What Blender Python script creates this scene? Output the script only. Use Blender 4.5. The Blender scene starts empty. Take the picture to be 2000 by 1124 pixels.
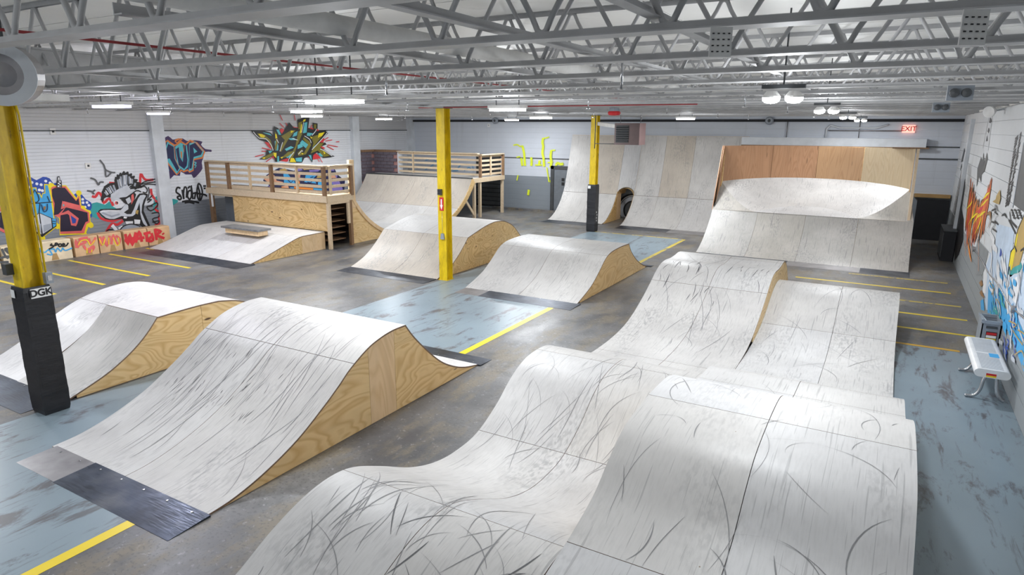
import bpy, math, random
from mathutils import Vector, Matrix
random.seed(7)
sc = bpy.context.scene
COL = sc.collection
# ------------------------------------------------------------------ camera, world, exposure
FPX, YAW, PIT, ROL, CH = 1272.88, -0.522811, 0.240767, -0.0050006, 3.2
_f = Vector((math.sin(YAW)*math.cos(PIT), math.cos(YAW)*math.cos(PIT), -math.sin(PIT)))
_r0 = Vector((math.cos(YAW), -math.sin(YAW), 0)); _d0 = _f.cross(_r0)
_r = _r0*math.cos(ROL)+_d0*math.sin(ROL); _d = _d0*math.cos(ROL)-_r0*math.sin(ROL)
cam = bpy.data.cameras.new('camera'); camo = bpy.data.objects.new('camera', cam); COL.objects.link(camo)
cam.sensor_width = 36; cam.lens = FPX/2000*36; cam.clip_start = .05; cam.clip_end = 200
m3 = Matrix((_r, -_d, -_f)).transposed()
camo.matrix_world = Matrix.Translation((0, 0, CH)) @ m3.to_4x4()
sc.camera = camo
w = bpy.data.worlds.new('world'); sc.world = w; w.use_nodes = True
w.node_tree.nodes['Background'].inputs[0].default_value = (.8, .85, .9, 1)
w.node_tree.nodes['Background'].inputs[1].default_value = .3
sc.view_settings.view_transform = 'Standard'; sc.view_settings.look = 'None'
sc.view_settings.gamma = 1; sc.view_settings.use_curve_mapping = False
sc.view_settings.exposure = 0.45
LIGHT = 0.88
# room: left wall x, right wall x, back wall y, near wall y, joist underside, deck
XL, XR, YB, YN, ZJ, ZD = -18.3, 1.58, 22.9, -5.0, 3.584, 4.13

def ray(u, v):
    return _r*((u-1000)/FPX)+_d*((v-562)/FPX)+_f
def onx(u, v, x):
    d = ray(u, v); q = d*(x/d.x); return (x, q.y, q.z+CH)
def ony(u, v, y):
    d = ray(u, v); q = d*(y/d.y); return (q.x, y, q.z+CH)

# ------------------------------------------------------------------ materials
MATS = {}
class NB:
    def __init__(s, name):
        m = bpy.data.materials.new(name); m.use_nodes = True; s.m = m; s.t = m.node_tree; s.t.nodes.clear()
        s.out = s.n('ShaderNodeOutputMaterial'); s.b = s.n('ShaderNodeBsdfPrincipled'); s.l(s.b.outputs[0], s.out.inputs[0]); MATS[name] = m
    def n(s, k, **a):
        o = s.t.nodes.new(k)
        for x, y in a.items(): setattr(o, x, y)
        return o
    def l(s, a, b): s.t.links.new(a, b)
    def co(s, kind='Object', sc=(1, 1, 1), rot=(0, 0, 0)):
        c = s.n('ShaderNodeTexCoord'); mp = s.n('ShaderNodeMapping'); mp.inputs[3].default_value = sc; mp.inputs[2].default_value = rot
        s.l(c.outputs[kind], mp.inputs[0]); return mp.outputs[0]
    def noise(s, co, scale, det=4, rough=.55, dist=0):
        o = s.n('ShaderNodeTexNoise'); o.inputs['Scale'].default_value = scale; o.inputs['Detail'].default_value = det
        o.inputs['Roughness'].default_value = rough; o.inputs['Distortion'].default_value = dist; s.l(co, o.inputs['Vector']); return o.outputs['Fac']
    def ramp(s, fac, *st):
        o = s.n('ShaderNodeValToRGB'); e = o.color_ramp.elements
        while len(e) < len(st): e.new(.5)
        for i, (p, c) in enumerate(st):
            e[i].position = p; e[i].color = (c if isinstance(c, tuple) else (c, c, c))+(1,) if not (isinstance(c, tuple) and len(c) == 4) else c
        s.l(fac, o.inputs[0]); return o.outputs[0]
    def mix(s, fac, a, b, mode='MIX'):
        o = s.n('ShaderNodeMix', data_type='RGBA', blend_type=mode)
        for v, i in ((fac, 0), (a, 6), (b, 7)):
            if isinstance(v, (int, float)): o.inputs[i].default_value = v
            elif isinstance(v, tuple): o.inputs[i].default_value = v+(1,)
            else: s.l(v, o.inputs[i])
        return o.outputs[2]
    def math(s, op, a, b=0.):
        o = s.n('ShaderNodeMath', operation=op)
        for i, v in enumerate((a, b)):
            if isinstance(v, (int, float)): o.inputs[i].default_value = v
            else: s.l(v, o.inputs[i])
        return o.outputs[0]
    def set(s, col=None, rough=None, metal=None, bump=None, bs=.3, bd=.01, spec=None):
        for v, k in ((col, 'Base Color'), (rough, 'Roughness'), (metal, 'Metallic'), (spec, 'Specular IOR Level')):
            if v is None: continue
            if isinstance(v, tuple): s.b.inputs[k].default_value = v+(1,)
            elif isinstance(v, (int, float)): s.b.inputs[k].default_value = v
            else: s.l(v, s.b.inputs[k])
        if bump is not None:
            o = s.n('ShaderNodeBump'); o.inputs['Strength'].default_value = bs; o.inputs['Distance'].default_value = bd
            s.l(bump, o.inputs['Height']); s.l(o.outputs[0], s.b.inputs['Normal'])
        return s.m

def plain(name, col, rough=.6, metal=0., var=.12, scale=6., bump=.0, sc_=(1, 1, 1)):
    b = NB(name); co = b.co(sc=sc_); f = b.noise(co, scale)
    c = b.ramp(f, (.3, tuple(x*(1-var) for x in col)), (.7, tuple(min(1, x*(1+var)) for x in col)))
    return b.set(c, rough, metal, f if bump else None, bump, .01)

def masonite(name, c1, c2, dirt=1.0):
    b = NB(name); uv = b.co('UV')
    big = b.noise(uv, 1.1, 5, .6)
    col = b.ramp(big, (.3, c2), (.65, c1))
    oi = b.n('ShaderNodeObjectInfo'); tint = b.ramp(oi.outputs['Random'], (0, (.93, .92, .91)), (.5, (1, .99, .97)), (1, (.97, .98, 1)))
    col = b.mix(1, col, tint, 'MULTIPLY')
    fine = b.noise(b.co('UV', (60, 6, 1)), 1.0, 3, .6)
    col = b.mix(b.math('MULTIPLY', b.ramp(fine, (.45, 0.), (.75, 1.)), .22*dirt), col, tuple(x*.45 for x in c2))
    grime = b.noise(b.co('UV', (1.3, .5, 1)), 1.3, 4, .6)
    speck = b.noise(b.co('UV', (30, 12, 1)), 1, 2, .5)
    g = b.math('MULTIPLY', b.ramp(grime, (.5, 0.), (.72, 1.)), b.ramp(speck, (.45, 0.), (.6, 1.)))
    col = b.mix(b.math('MULTIPLY', g, .55*dirt), col, (.18, .18, .19))
    for rot, s_, th in ((.25, (46, 1.7, 1), .70), (-.35, (38, 1.3, 1), .71), (.95, (34, 1.2, 1), .73), (.08, (70, 1.4, 1), .69), (-.1, (24, .8, 1), .74)):
        k = b.noise(b.co('UV', s_, (0, 0, rot)), 1.0, 1, .4, .3)
        col = b.mix(b.math('MULTIPLY', b.ramp(k, (th, 0.), (th+.03, 1.)), .42*dirt), col, (.14, .14, .15))
    vo = b.n('ShaderNodeTexVoronoi'); vo.inputs['Scale'].default_value = 2.6; vo.inputs['Randomness'].default_value = .35; b.l(uv, vo.inputs['Vector'])
    col = b.mix(b.ramp(vo.outputs['Distance'], (.010, 1.), (.016, 0.)), col, (.22, .15, .08))
    r = b.ramp(big, (.3, .52), (.7, .40))
    return b.set(col, r, 0, fine, .05, .002, .5)

def plywood(name, c1, c2, sc_=(1, 1, 1), rot=(0, 0, 0), knots=1.):
    b = NB(name); co = b.co('Object', sc_, rot)
    oi = b.n('ShaderNodeObjectInfo'); ad = b.n('ShaderNodeVectorMath', operation='ADD'); b.l(co, ad.inputs[0])
    cr = b.n('ShaderNodeCombineXYZ'); mm = b.math('MULTIPLY', oi.outputs['Random'], 9.)
    for i in range(3): b.l(mm, cr.inputs[i])
    b.l(cr.outputs[0], ad.inputs[1]); co = ad.outputs[0]
    base = b.noise(co, 1.15, 2.5, .42, .8)
    band = b.math('FRACT', b.math('MULTIPLY', base, 17.))
    ring = b.ramp(band, (0., .1), (.35, .75), (.7, .9), (.93, .25), (1., .1))
    col = b.mix(ring, c2, c1)
    bl = b.noise(co, 3.0, 4); col = b.mix(b.math('MULTIPLY', b.ramp(bl, (.4, 0.), (.7, 1.)), .35), col, tuple(x*.72 for x in c1))
    vo = b.n('ShaderNodeTexVoronoi'); vo.inputs['Scale'].default_value = 2.6; b.l(co, vo.inputs['Vector'])
    col = b.mix(b.math('MULTIPLY', b.ramp(vo.outputs['Distance'], (.055, 1.), (.10, 0.)), knots), col, (.09, .045, .02))
    fi = b.noise(co, 40, 3)
    return b.set(col, .55, 0, fi, .08, .004)

masonite('masonite', (.62, .61, .60), (.50, .49, .485))
masonite('masonite_beige', (.58, .53, .465), (.48, .43, .375), 1.1)
masonite('masonite_grey', (.50, .48, .45), (.39, .375, .345), 1.2)
masonite('masonite_clean', (.67, .66, .65), (.58, .57, .56), .7)
plywood('plywood', (.80, .60, .32), (.60, .385, .16), (1, .55, 2.0))
plywood('plywood_tan', (.56, .34, .18), (.46, .26, .125), (2.2, 2, .35), knots=.5)
plywood('plywood_pale', (.62, .50, .33), (.54, .41, .25), (2.2, 2, .35), knots=.5)
plywood('plywood_strip', (.78, .58, .36), (.66, .46, .25), (1, 2.2, .5))
plywood('plywood_front', (.76, .55, .27), (.50, .30, .105), (.7, 1, 1.9))
plywood('plywood_brown', (.47, .26, .14), (.37, .19, .095), (2.2, 2, .35), knots=.6)
plywood('lumber', (.70, .57, .41), (.58, .44, .28), (4, 4, 4), knots=.25)
plywood('lumber_dark', (.27, .16, .085), (.17, .095, .05), (4, 4, 1), knots=.2)
plain('edge_ply', (.20, .13, .09), .7)
def metal():
    b = NB('steel_plate'); co = b.co('Object'); f = b.noise(co, 1.6, 4); g = b.noise(b.co('Object', (1, 14, 1)), 6, 3)
    col = b.ramp(f, (.35, (.030, .036, .050)), (.52, (.055, .068, .095)), (.68, (.12, .13, .15)))
    b.set(col, b.ramp(g, (.3, .28), (.7, .5)), .75)
metal()
plain('steel_grey', (.33, .32, .33), .35, .6, .2, 4)
plain('black_vinyl', (.010, .011, .015), .42, 0, .3, 5, .5, (1, 1, 4))
plain('joist_paint', (.46, .46, .465), .5, 0, .1)
plain('pipe_paint', (.72, .71, .69), .5, 0, .1)
plain('dark_steel', (.07, .075, .08), .5, .3)
plain('red_pipe', (.30, .03, .035), .5)
plain('white_trim', (.62, .65, .69), .6, 0, .1, 3)
plain('grey_door', (.16, .18, .205), .45, 0, .1)
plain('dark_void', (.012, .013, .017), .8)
plain('heater_brown', (.085, .052, .05), .5, .1)
plain('bench_paint', (.70, .71, .72), .4, 0, .08, 8)
plain('chrome', (.55, .56, .58), .22, .9, .1)
plain('grey_plastic', (.26, .29, .33), .45)
plain('rust', (.22, .09, .03), .8)
plain('sign_red', (.55, .02, .025), .5)
plain('sign_white', (.8, .8, .8), .5)
plain('sign_yellow', (.8, .62, .03), .5)
plain('ink_black', (.012, .012, .014), .55)
plain('slab_grey', (.16, .165, .17), .45, 0, .3, 8)
plain('barrier_tan', (.62, .40, .22), .5, 0, .15, 3)
plain('barrier_pale', (.72, .60, .42), .5, 0, .15, 3)
plain('cardboard', (.40, .25, .10), .8)
def yellow_col():
    b = NB('yellow_paint'); co = b.co('Object', (1, 1, .35)); f = b.noise(co, 9, 6, .65); g = b.noise(b.co('Object', (3, 3, .6)), 5, 5, .7)
    c = b.ramp(f, (.3, (.50, .33, .004)), (.6, (.76, .54, .008)))
    c = b.mix(b.ramp(g, (.62, 0.), (.7, 1.)), c, (.26, .17, .02)); b.set(c, .42, 0, g, .15, .004)
yellow_col()
def emis(name, col, st):
    b = NB(name); b.set(col, .5); b.b.inputs['Emission Color'].default_value = col+(1,); b.b.inputs['Emission Strength'].default_value = st
emis('lamp_white', (.93, .96, 1.), 20); emis('lamp_violet', (.62, .60, 1.), 5); emis('exit_glow', (1., .42, .34), .9)
def concrete():
    b = NB('concrete'); co = b.co('Object')
    f = b.noise(co, .45, 6, .6); g = b.noise(b.co('Object', (1.2, .5, 1)), 2.2, 6, .65); h = b.noise(co, 14, 4, .7)
    c = b.ramp(f, (.38, (.075, .077, .083)), (.5, (.13, .13, .134)), (.62, (.20, .197, .194)))
    c = b.mix(b.math('MULTIPLY', b.ramp(g, (.47, 0.), (.60, 1.)), .65), c, (.20, .165, .11))
    c = b.mix(b.math('MULTIPLY', b.ramp(b.noise(co, 1.3, 4, .7), (.52, 0.), (.64, 1.)), .6), c, (.06, .06, .066))
    c = b.mix(b.math('MULTIPLY', b.ramp(h, (.60, 0.), (.68, 1.)), .5), c, (.36, .36, .37))
    c = b.mix(b.math('MULTIPLY', b.ramp(b.noise(co, 34, 2), (.35, 1.), (.45, 0.)), .5), c, (.06, .06, .065))
    b.set(c, b.ramp(g, (.3, .32), (.7, .52)), 0, h, .15, .004)
concrete()
def worn(name, col, lo, hi, rough=.3, scale=2.2, dark=(.10, .10, .11)):
    b = NB(name); co = b.co('Object'); f = b.noise(co, .6, 4)
    c = b.ramp(f, (.3, tuple(x*.82 for x in col)), (.7, col))
    a = b.noise(b.co('Object', (1.6, .55, 1), (0, 0, .2)), scale, 9, .72, .4)
    cr = b.noise(b.co('Object', (3., .35, 1), (0, 0, -.12)), 2.2, 7, .7, .5)
    mask = b.math('MAXIMUM', b.ramp(a, (lo, 0.), (hi, 1.)), b.math('MULTIPLY', b.ramp(cr, (lo+.03, 0.), (hi+.03, 1.)), .85))
    c = b.mix(mask, c, dark); b.set(c, rough, 0, a, .1, .003)
worn('blue_paint', (.225, .29, .335), .54, .62, .34)
worn('yellow_line', (.80, .60, .015), .66, .70, .4, 4., (.20, .19, .15))
worn('yellow_faint', (.60, .46, .06), .53, .60, .4, 4., (.17, .165, .15))
worn('orange_line', (.66, .38, .03), .62, .68, .4, 4.)
def sep(b):
    c = b.n('ShaderNodeTexCoord'); s = b.n('ShaderNodeSeparateXYZ'); b.l(c.outputs['Object'], s.inputs[0]); return s.outputs
def wall_mat(name, zc, up, low, top=None, zt=9., pitch=.085, bs=.5, groove=.8):
    b = NB(name); x, y, z = sep(b)
    f = b.noise(b.co('Object', (1, 1, 1)), .8, 6, .6); st = b.noise(b.co('Object', (2.5, 2.5, .25)), 1.4, 4, .6)
    c = b.mix(b.math('GREATER_THAN', z, zc), low, up)
    if top: c = b.mix(b.math('GREATER_THAN', z, zt), c, top)
    c = b.mix(b.math('MULTIPLY', b.ramp(f, (.35, 1.), (.65, 0.)), .14), c, (.30, .31, .33))
    c = b.mix(b.math('MULTIPLY', b.ramp(st, (.6, 0.), (.78, 1.)), .25), c, (.22, .22, .23))
    fr = b.math('FRACT', b.math('MULTIPLY', z, 1./pitch))
    line = b.ramp(fr, (0., 0.), (.1, 1.), (.9, 1.), (1., 0.))
    c = b.mix(b.math('MULTIPLY', b.math('SUBTRACT', 1., line), 1-groove), c, (.12, .12, .13))
    b.set(c, .55, 0, line, bs, .012)
wall_mat('left_wall_paint', 1.0, (.72, .74, .78), (.23, .25, .28), (.55, .55, .56), 3.09)
wall_mat('back_wall_paint', 1.35, (.60, .64, .71), (.22, .25, .28), None, 9., .2, .15, .93)
wall_mat('right_wall_paint', .95, (.68, .70, .72), (.27, .29, .30), None, 9., 3., .0, 1.)
wall_mat('deck_paint', -9., (.88, .87, .84), (.88, .87, .84), None, 9., 5., 0., 1.)
PAL = dict(white=(.8, .81, .83), navy=(.008, .012, .07), blue=(.015, .06, .36), sky=(.05, .36, .70), aqua=(.10, .48, .55), teal=(.03, .33, .33), purple=(.05, .025, .10), plum=(.012, .006, .028), violet=(.22, .17, .48), coral=(.72, .13, .12), red=(.62, .03, .04), orange=(.68, .20, .04), yellow=(.85, .68, .01), olive=(.20, .17, .015), lime=(.72, .82, .03), peach=(.72, .36, .22), gold=(.46, .31, .09), grey=(.33, .36, .42), lgrey=(.55, .58, .63), dgrey=(.09, .095, .10), black=(.012, .012, .014), brown=(.30, .15, .05), flame=(.55, .10, .02), tangerine=(.85, .26, .03), greymid=(.25, .265, .275), pale=(.55, .66, .80), mblock=(.135, .115, .14), mortar=(.42, .22, .20))
for k, v in PAL.items(): plain('paint_'+k, v, .5, 0, .10, 5)

# ------------------------------------------------------------------ mesh helpers
class MB:
    def __init__(s): s.v = []; s.f = []; s.uv = {}; s.sm = set(); s.edge0 = None
    def add(s, vs, fs, uv=None, smooth=False):
        o = len(s.v); s.v += [tuple(p) for p in vs]
        for i, f in enumerate(fs):
            if uv: s.uv[len(s.f)] = [uv[k] for k in f]
            if smooth: s.sm.add(len(s.f))
            s.f.append([k+o for k in f])
        return s
    def box(s, c, d, rz=0., rx=0., ry=0.):
        M = Matrix.Rotation(rz, 3, 'Z') @ Matrix.Rotation(ry, 3, 'Y') @ Matrix.Rotation(rx, 3, 'X'); C = Vector(c)
        vs = [C+M @ Vector((x*d[0]/2, y*d[1]/2, z*d[2]/2)) for z in (-1, 1) for y in (-1, 1) for x in (-1, 1)]
        return s.add(vs, [(0, 2, 3, 1), (4, 5, 7, 6), (0, 1, 5, 4), (2, 6, 7, 3), (0, 4, 6, 2), (1, 3, 7, 5)])
    def bb(s, x0, x1, y0, y1, z0, z1): return s.box(((x0+x1)/2, (y0+y1)/2, (z0+z1)/2), (x1-x0, y1-y0, z1-z0))
    def bar(s, a, b, wd, ht):
        a, b = Vector(a), Vector(b); d = (b-a).normalized(); u = Vector((0, 0, 1)) if abs(d.z) < .95 else Vector((0, 1, 0))
        sd = d.cross(u).normalized(); up = sd.cross(d)
        vs = [p+sd*(i*wd/2)+up*(j*ht/2) for p in (a, b) for i, j in ((-1, -1), (1, -1), (1, 1), (-1, 1))]
        return s.add(vs, [(0, 1, 2, 3), (7, 6, 5, 4), (0, 4, 5, 1), (1, 5, 6, 2), (2, 6, 7, 3), (3, 7, 4, 0)])
    def prism(s, poly, axis, a, b):
        """poly of 2d points; axis x: (y,z), y: (x,z), z: (x,y); extruded from a to b"""
        def P(p, t): return (t, p[0], p[1]) if axis == 'x' else (p[0], t, p[1]) if axis == 'y' else (p[0], p[1], t)
        n = len(poly); vs = [P(p, a) for p in poly]+[P(p, b) for p in poly]
        return s.add(vs, [list(range(n))[::-1], list(range(n, 2*n))]+[(i, (i+1) % n, (i+1) % n+n, i+n) for i in range(n)])
    def tube(s, pts, r, k=8, smooth=True):
        pts = [Vector(p) for p in pts]; n = len(pts); vs = []; up = None
        for i, p in enumerate(pts):
            d = (pts[min(i+1, n-1)]-pts[max(i-1, 0)]).normalized()
            if up is None: up = Vector((0, 0, 1)) if abs(d.z) < .9 else Vector((1, 0, 0))
            sd = d.cross(up).normalized(); up = sd.cross(d).normalized()
            vs += [p+(sd*math.cos(2*math.pi*j/k)+up*math.sin(2*math.pi*j/k))*r for j in range(k)]
        fs = [(i*k+j, i*k+(j+1) % k, (i+1)*k+(j+1) % k, (i+1)*k+j) for i in range(n-1) for j in range(k)]
        s.add(vs, fs, None, smooth); o = len(s.v)-len(vs)
        s.f.append([o+j for j in range(k)][::-1]); s.f.append([o+(n-1)*k+j for j in range(k)]); return s
    def lathe(s, prof, c, axis=(0, 0, 1), k=20):
        A = Vector(axis).normalized(); U = A.orthogonal().normalized(); V = A.cross(U); C = Vector(c); vs = []
        for r, h in prof: vs += [C+A*h+(U*math.cos(2*math.pi*j/k)+V*math.sin(2*math.pi*j/k))*r for j in range(k)]
        fs = [(i*k+j, i*k+(j+1) % k, (i+1)*k+(j+1) % k, (i+1)*k+j) for i in range(len(prof)-1) for j in range(k)]
        return s.add(vs, fs, None, False)
    def mesh(s, name, mats, org=(0, 0, 0)):
        me = bpy.data.meshes.new(name); me.from_pydata([(x-org[0], y-org[1], z-org[2]) for x, y, z in s.v], [], s.f)
        if s.uv:
            lay = me.uv_layers.new(name='UVMap')
            for p in me.polygons:
                if p.index in s.uv:
                    for li, c in zip(p.loop_indices, s.uv[p.index]): lay.data[li].uv = c
                else:
                    for li in p.loop_indices:
                        v = me.vertices[me.loops[li].vertex_index].co; lay.data[li].uv = (v.x, v.y+v.z)
        for i in s.sm: me.polygons[i].use_smooth = True
        if s.edge0 is not None:
            for p in me.polygons:
                if p.index >= s.edge0: p.material_index = 1
        for m in (mats if isinstance(mats, (list, tuple)) else [mats]): me.materials.append(MATS[m])
        me.validate(); me.update(); return me
    def build(s, name, mat, parent=None):
        org = wloc(parent) if parent else (0, 0, 0)
        o = bpy.data.objects.new(name, s.mesh(name, mat, org)); COL.objects.link(o)
        if parent: o.parent = parent
        return o
def wloc(o):
    v = Vector((0, 0, 0))
    while o: v += o.location; o = o.parent
    return tuple(v)
def tag(o, label=None, cat=None, group=None, kind=None):
    for k, v in (('label', label), ('category', cat), ('group', group), ('kind', kind)):
        if v: o[k] = v
    return o
def thing(name, label, cat, loc=(0, 0, 0), group=None):
    o = bpy.data.objects.new(name, None); o.empty_display_size = .2; COL.objects.link(o); o.location = loc
    return tag(o, label, cat, group)
def solo(mb, name, mat, label, cat, loc, group=None):
    o = bpy.data.objects.new(name, mb.mesh(name, mat, loc)); COL.objects.link(o); o.location = loc; return tag(o, label, cat, group)
def link(name, me, parent, loc=(0, 0, 0)):
    o = bpy.data.objects.new(name, me); COL.objects.link(o); o.parent = parent; o.location = loc; return o
def copy_tree(o, loc, label=None):
    c = o.copy(); COL.objects.link(c); c.location = loc
    if label: c['label'] = label
    for ch in o.children:
        d = ch.copy(); COL.objects.link(d); d.parent = c
        for g in ch.children:
            e = g.copy(); COL.objects.link(e); e.parent = d
    return c
def text_mb(txt, size, M, ext=.004, bold=.0):
    cu = bpy.data.curves.new('t', 'FONT'); cu.body = txt; cu.size = size; cu.extrude = ext; cu.offset = bold; cu.align_x = 'CENTER'; cu.align_y = 'CENTER'
    o = bpy.data.objects.new('t', cu); COL.objects.link(o); bpy.context.view_layer.update()
    me = bpy.data.meshes.new_from_object(o.evaluated_get(bpy.context.evaluated_depsgraph_get()))
    b = MB(); b.add([M @ v.co for v in me.vertices], [list(p.vertices) for p in me.polygons])
    bpy.data.objects.remove(o); bpy.data.curves.remove(cu); bpy.data.meshes.remove(me); return b
def smooth(pts, n=6):
    out = []; N = len(pts)
    for i in range(N-1):
        p0, p1, p2, p3 = (Vector(pts[max(i-1, 0)]), Vector(pts[i]), Vector(pts[i+1]), Vector(pts[min(i+2, N-1)]))
        for k in range(n):
            t = k/n
            out.append(tuple(.5*((2*p1)+(p2-p0)*t+(2*p0-5*p1+4*p2-p3)*t*t+(3*p1-p0-3*p2+p3)*t**3)))
    out.append(tuple(pts[-1])); return out
def prof(*segs, n=6):
    out = []
    for s in segs:
        q = smooth(s, n); out += q if not out else q[1:]
    return out
def cut(P, a, b):
    """part of a profile between y=a and y=b (y rising), ends interpolated"""
    def at(y):
        for (y0, z0), (y1, z1) in zip(P, P[1:]):
            if y0 <= y <= y1 and y1 > y0: return (y, z0+(z1-z0)*(y-y0)/(y1-y0))
        return P[0] if y < P[0][0] else P[-1]
    return [at(a)]+[p for p in P if a+1e-4 < p[0] < b-1e-4]+[at(b)]
def zat(P, y): return cut(P, y, y+1e-3)[0][1]
def sheet(P, x0, x1, t=.018, v0=0.):
    """one bent board: profile P (y,z) from x0 to x1, thickness below"""
    n = len(P); N = []; arc = [v0]
    for i in range(n):
        a, b = P[max(i-1, 0)], P[min(i+1, n-1)]; d = Vector((b[0]-a[0], b[1]-a[1])).normalized(); N.append((-d.y, d.x))
        if i: arc.append(arc[-1]+math.hypot(P[i][0]-P[i-1][0], P[i][1]-P[i-1][1]))
    m = MB(); top = []; uv = []
    for i, p in enumerate(P):
        for x in (x0, x1): top.append((x, p[0], p[1])); uv.append((x, arc[i]))
    m.add(top, [(2*i, 2*i+1, 2*i+3, 2*i+2) for i in range(n-1)], uv, True)
    m.edge0 = len(m.f)
    bot = [(x, p[0]-N[i][0]*t, p[1]-N[i][1]*t) for i, p in enumerate(P) for x in (x0, x1)]
    m.add(top+bot, [(2*n+2*i+1, 2*n+2*i, 2*n+2*i+2, 2*n+2*i+3) for i in range(n-1)] +
          [f for i in range(n-1) for f in ((2*i, 2*i+2, 2*n+2*i+2, 2*n+2*i), (2*i+3, 2*i+1, 2*n+2*i+1, 2*n+2*i+3))] +
          [(1, 0, 2*n, 2*n+1), (2*n-2, 2*n-1, 4*n-1, 4*n-2)])
    return m
def sheets(P, xs, ys, parent, mat='masonite', gap=.005, t=.018, name='surface_sheet', pick=None):
    for j in range(len(ys)-1):
        Q = cut(P, ys[j]+gap/2, ys[j+1]-gap/2)
        for i in range(len(xs)-1):
            m = pick(i, j) if pick else mat
            sheet(Q, xs[i]+gap/2, xs[i+1]-gap/2, t, Q[0][0]).build(name, (m, 'edge_ply'), parent)
def panel(P, y0, y1, x, parent, mat, th=.018, dz=.02, zb=.004, name='side_panel', low=None):
    Q = cut(P, y0, y1); top = [(y, max(z-dz, zb+.004)) for y, z in Q]
    bot = [(y1, zb), (y0, zb)] if low is None else [(y, z+.001) for y, z in reversed(cut(low, y0, y1))]
    return MB().prism(top+bot, 'x', x-th/2, x+th/2).build(name, mat, parent)
def plate(x0, x1, y0, y1, z0, z1, parent, mat='steel_plate', name='steel_plate'):
    """wedge plate: height z0 at y0, z1 at y1"""
    m = MB().add([(x0, y0, .001), (x1, y0, .001), (x1, y1, .001), (x0, y1, .001), (x0, y0, z0), (x1, y0, z0), (x1, y1, z1), (x0, y1, z1)],
             [(0, 3, 2, 1), (4, 5, 6, 7), (0, 1, 5, 4), (1, 2, 6, 5), (2, 3, 7, 6), (3, 0, 4, 7)])
    o = m.build(name, mat, parent)
    b = MB(); n = max(2, int((x1-x0)/.3)); 
    for k in range(n):
        x = x0+(k+.5)*(x1-x0)/n; yy, zz = (y1-.05, z0+(z1-z0)*(y1-.05-y0)/(y1-y0)) if z1 > z0 else (y0+.05, z0+(z1-z0)*.05/(y1-y0))
        b.lathe([(.012, 0), (.012, .004), (.0, .005)], (x, yy, zz), k=8)
    tag(b.build('bolt_row', 'chrome', o), kind='stuff'); return o
# ------------------------------------------------------------------ room shell
def struct(mb, name, mat, loc=(0, 0, 0)):
    o = bpy.data.objects.new(name, mb.mesh(name, mat, loc)); COL.objects.link(o); o.location = loc; o['kind'] = 'structure'; return o
floor = struct(MB().bb(XL-.3, XR+.3, YN-.3, YB+.3, -.2, 0), 'floor', 'concrete')
def paint(x0, x1, y0, y1, mat, name, z=.0015, th=None):
    return MB().bb(x0, x1, y0, y1, .0002, z).build(name, mat, floor)
paint(-8.15, -5.17, YN, 19.05, 'blue_paint', 'painted_aisle')
paint(-2.6, XR-.02, YN, 11.22, 'blue_paint', 'painted_aisle')
paint(-5.17, -5.06, YN, 10.3, 'yellow_line', 'aisle_line'); paint(-5.17, -5.07, 10.3, 19.1, 'yellow_faint', 'aisle_line')
paint(-8.15, -5.17, 19.05, 19.15, 'yellow_faint', 'aisle_line')
for y in (3.35, 4.3, 5.25, 6.2, 7.14, 8.1, 9.07, 10.05): paint(-17.15, -13.85, y-.04, y+.04, 'yellow_line', 'parking_line')
for y, x0, x1, m in ((11.28, .2, 1.18, 'orange_line'), (12.26, .0, 1.45, 'yellow_line'), (13.29, .0, 1.42, 'yellow_line'), (14.3, .25, 1.40, 'yellow_faint'), (15.42, -1.6, 1.3, 'yellow_line'), (16.45, -.6, 1.3, 'yellow_faint')):
    paint(x0, x1, y-.04, y+.04, m, 'parking_line')
paint(-2.4, -1.2, 20.0, 20.08, 'yellow_faint', 'parking_line')

wl = struct(MB().bb(XL-.2, XL, YN-.2, YB+.2, 0, ZD+.3), 'wall_left', 'left_wall_paint')
wb = struct(MB().bb(XL-.2, XR+.2, YB, YB+.2, 0, ZD+.3), 'wall_back', 'back_wall_paint')
wr = struct(MB().bb(XR, XR+.2, YN-.2, YB+.2, 0, ZD+.3), 'wall_right', 'right_wall_paint')
wn = struct(MB().bb(XL-.2, XR+.2, YN-.2, YN, 0, ZD+.3), 'wall_near', 'right_wall_paint')
# long courses of the right wall, proud of it with recessed joints
zc, k = 0.0, 0
while zc < ZD-.05:
    h = .24 if zc > .1 else .24
    MB().bb(XR-.02, XR+.01, YN, YB, zc+.004, min(zc+h, ZD)-.004).build('wall_course', 'right_wall_paint', wr); zc += h
# seam, pilasters and ledges
struct(MB().bb(XL, XL+.035, YN, YB, 3.055, 3.085), 'trim_1', 'dark_steel')
for i, (y0, y1) in enumerate(((3.0, 3.35), (11.22, 11.58), (19.2, 19.56))):
    struct(MB().bb(XL, XL+.16, y0, y1, 0, ZJ+.3), 'trim_%d' % (2+i), 'white_trim')
struct(MB().bb(XL, XL+.22, 22.62, YB, 0, ZJ+.3), 'trim_5', 'white_trim')
struct(MB().bb(-14., -10.55, YB-.03, YB, 2.03, 2.06), 'trim_6', 'dark_steel')
struct(MB().bb(XL, XR, YB-.10, YB, 3.42, 3.50), 'trim_7', 'dark_void')
struct(MB().bb(-14., -10.2, YB-.25, YB, 0, .07), 'baseboard_back', 'concrete')
struct(MB().bb(.55, XR-.03, YB-.05, YB, 2.70, 2.73), 'trim_8', 'dark_steel'); struct(MB().bb(.55, XR-.03, YB-.05, YB, 2.36, 2.39), 'trim_9', 'dark_steel')
struct(MB().bb(.62, XR-.06, YB-.12, YB, 1.26, 1.36), 'trim_10', 'gold_pipe' if 'gold_pipe' in MATS else 'cardboard')
struct(MB().bb(XR-.10, XR-.02, 19.7, 19.85, 0, 3.45), 'trim_11', 'white_trim')
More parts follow.
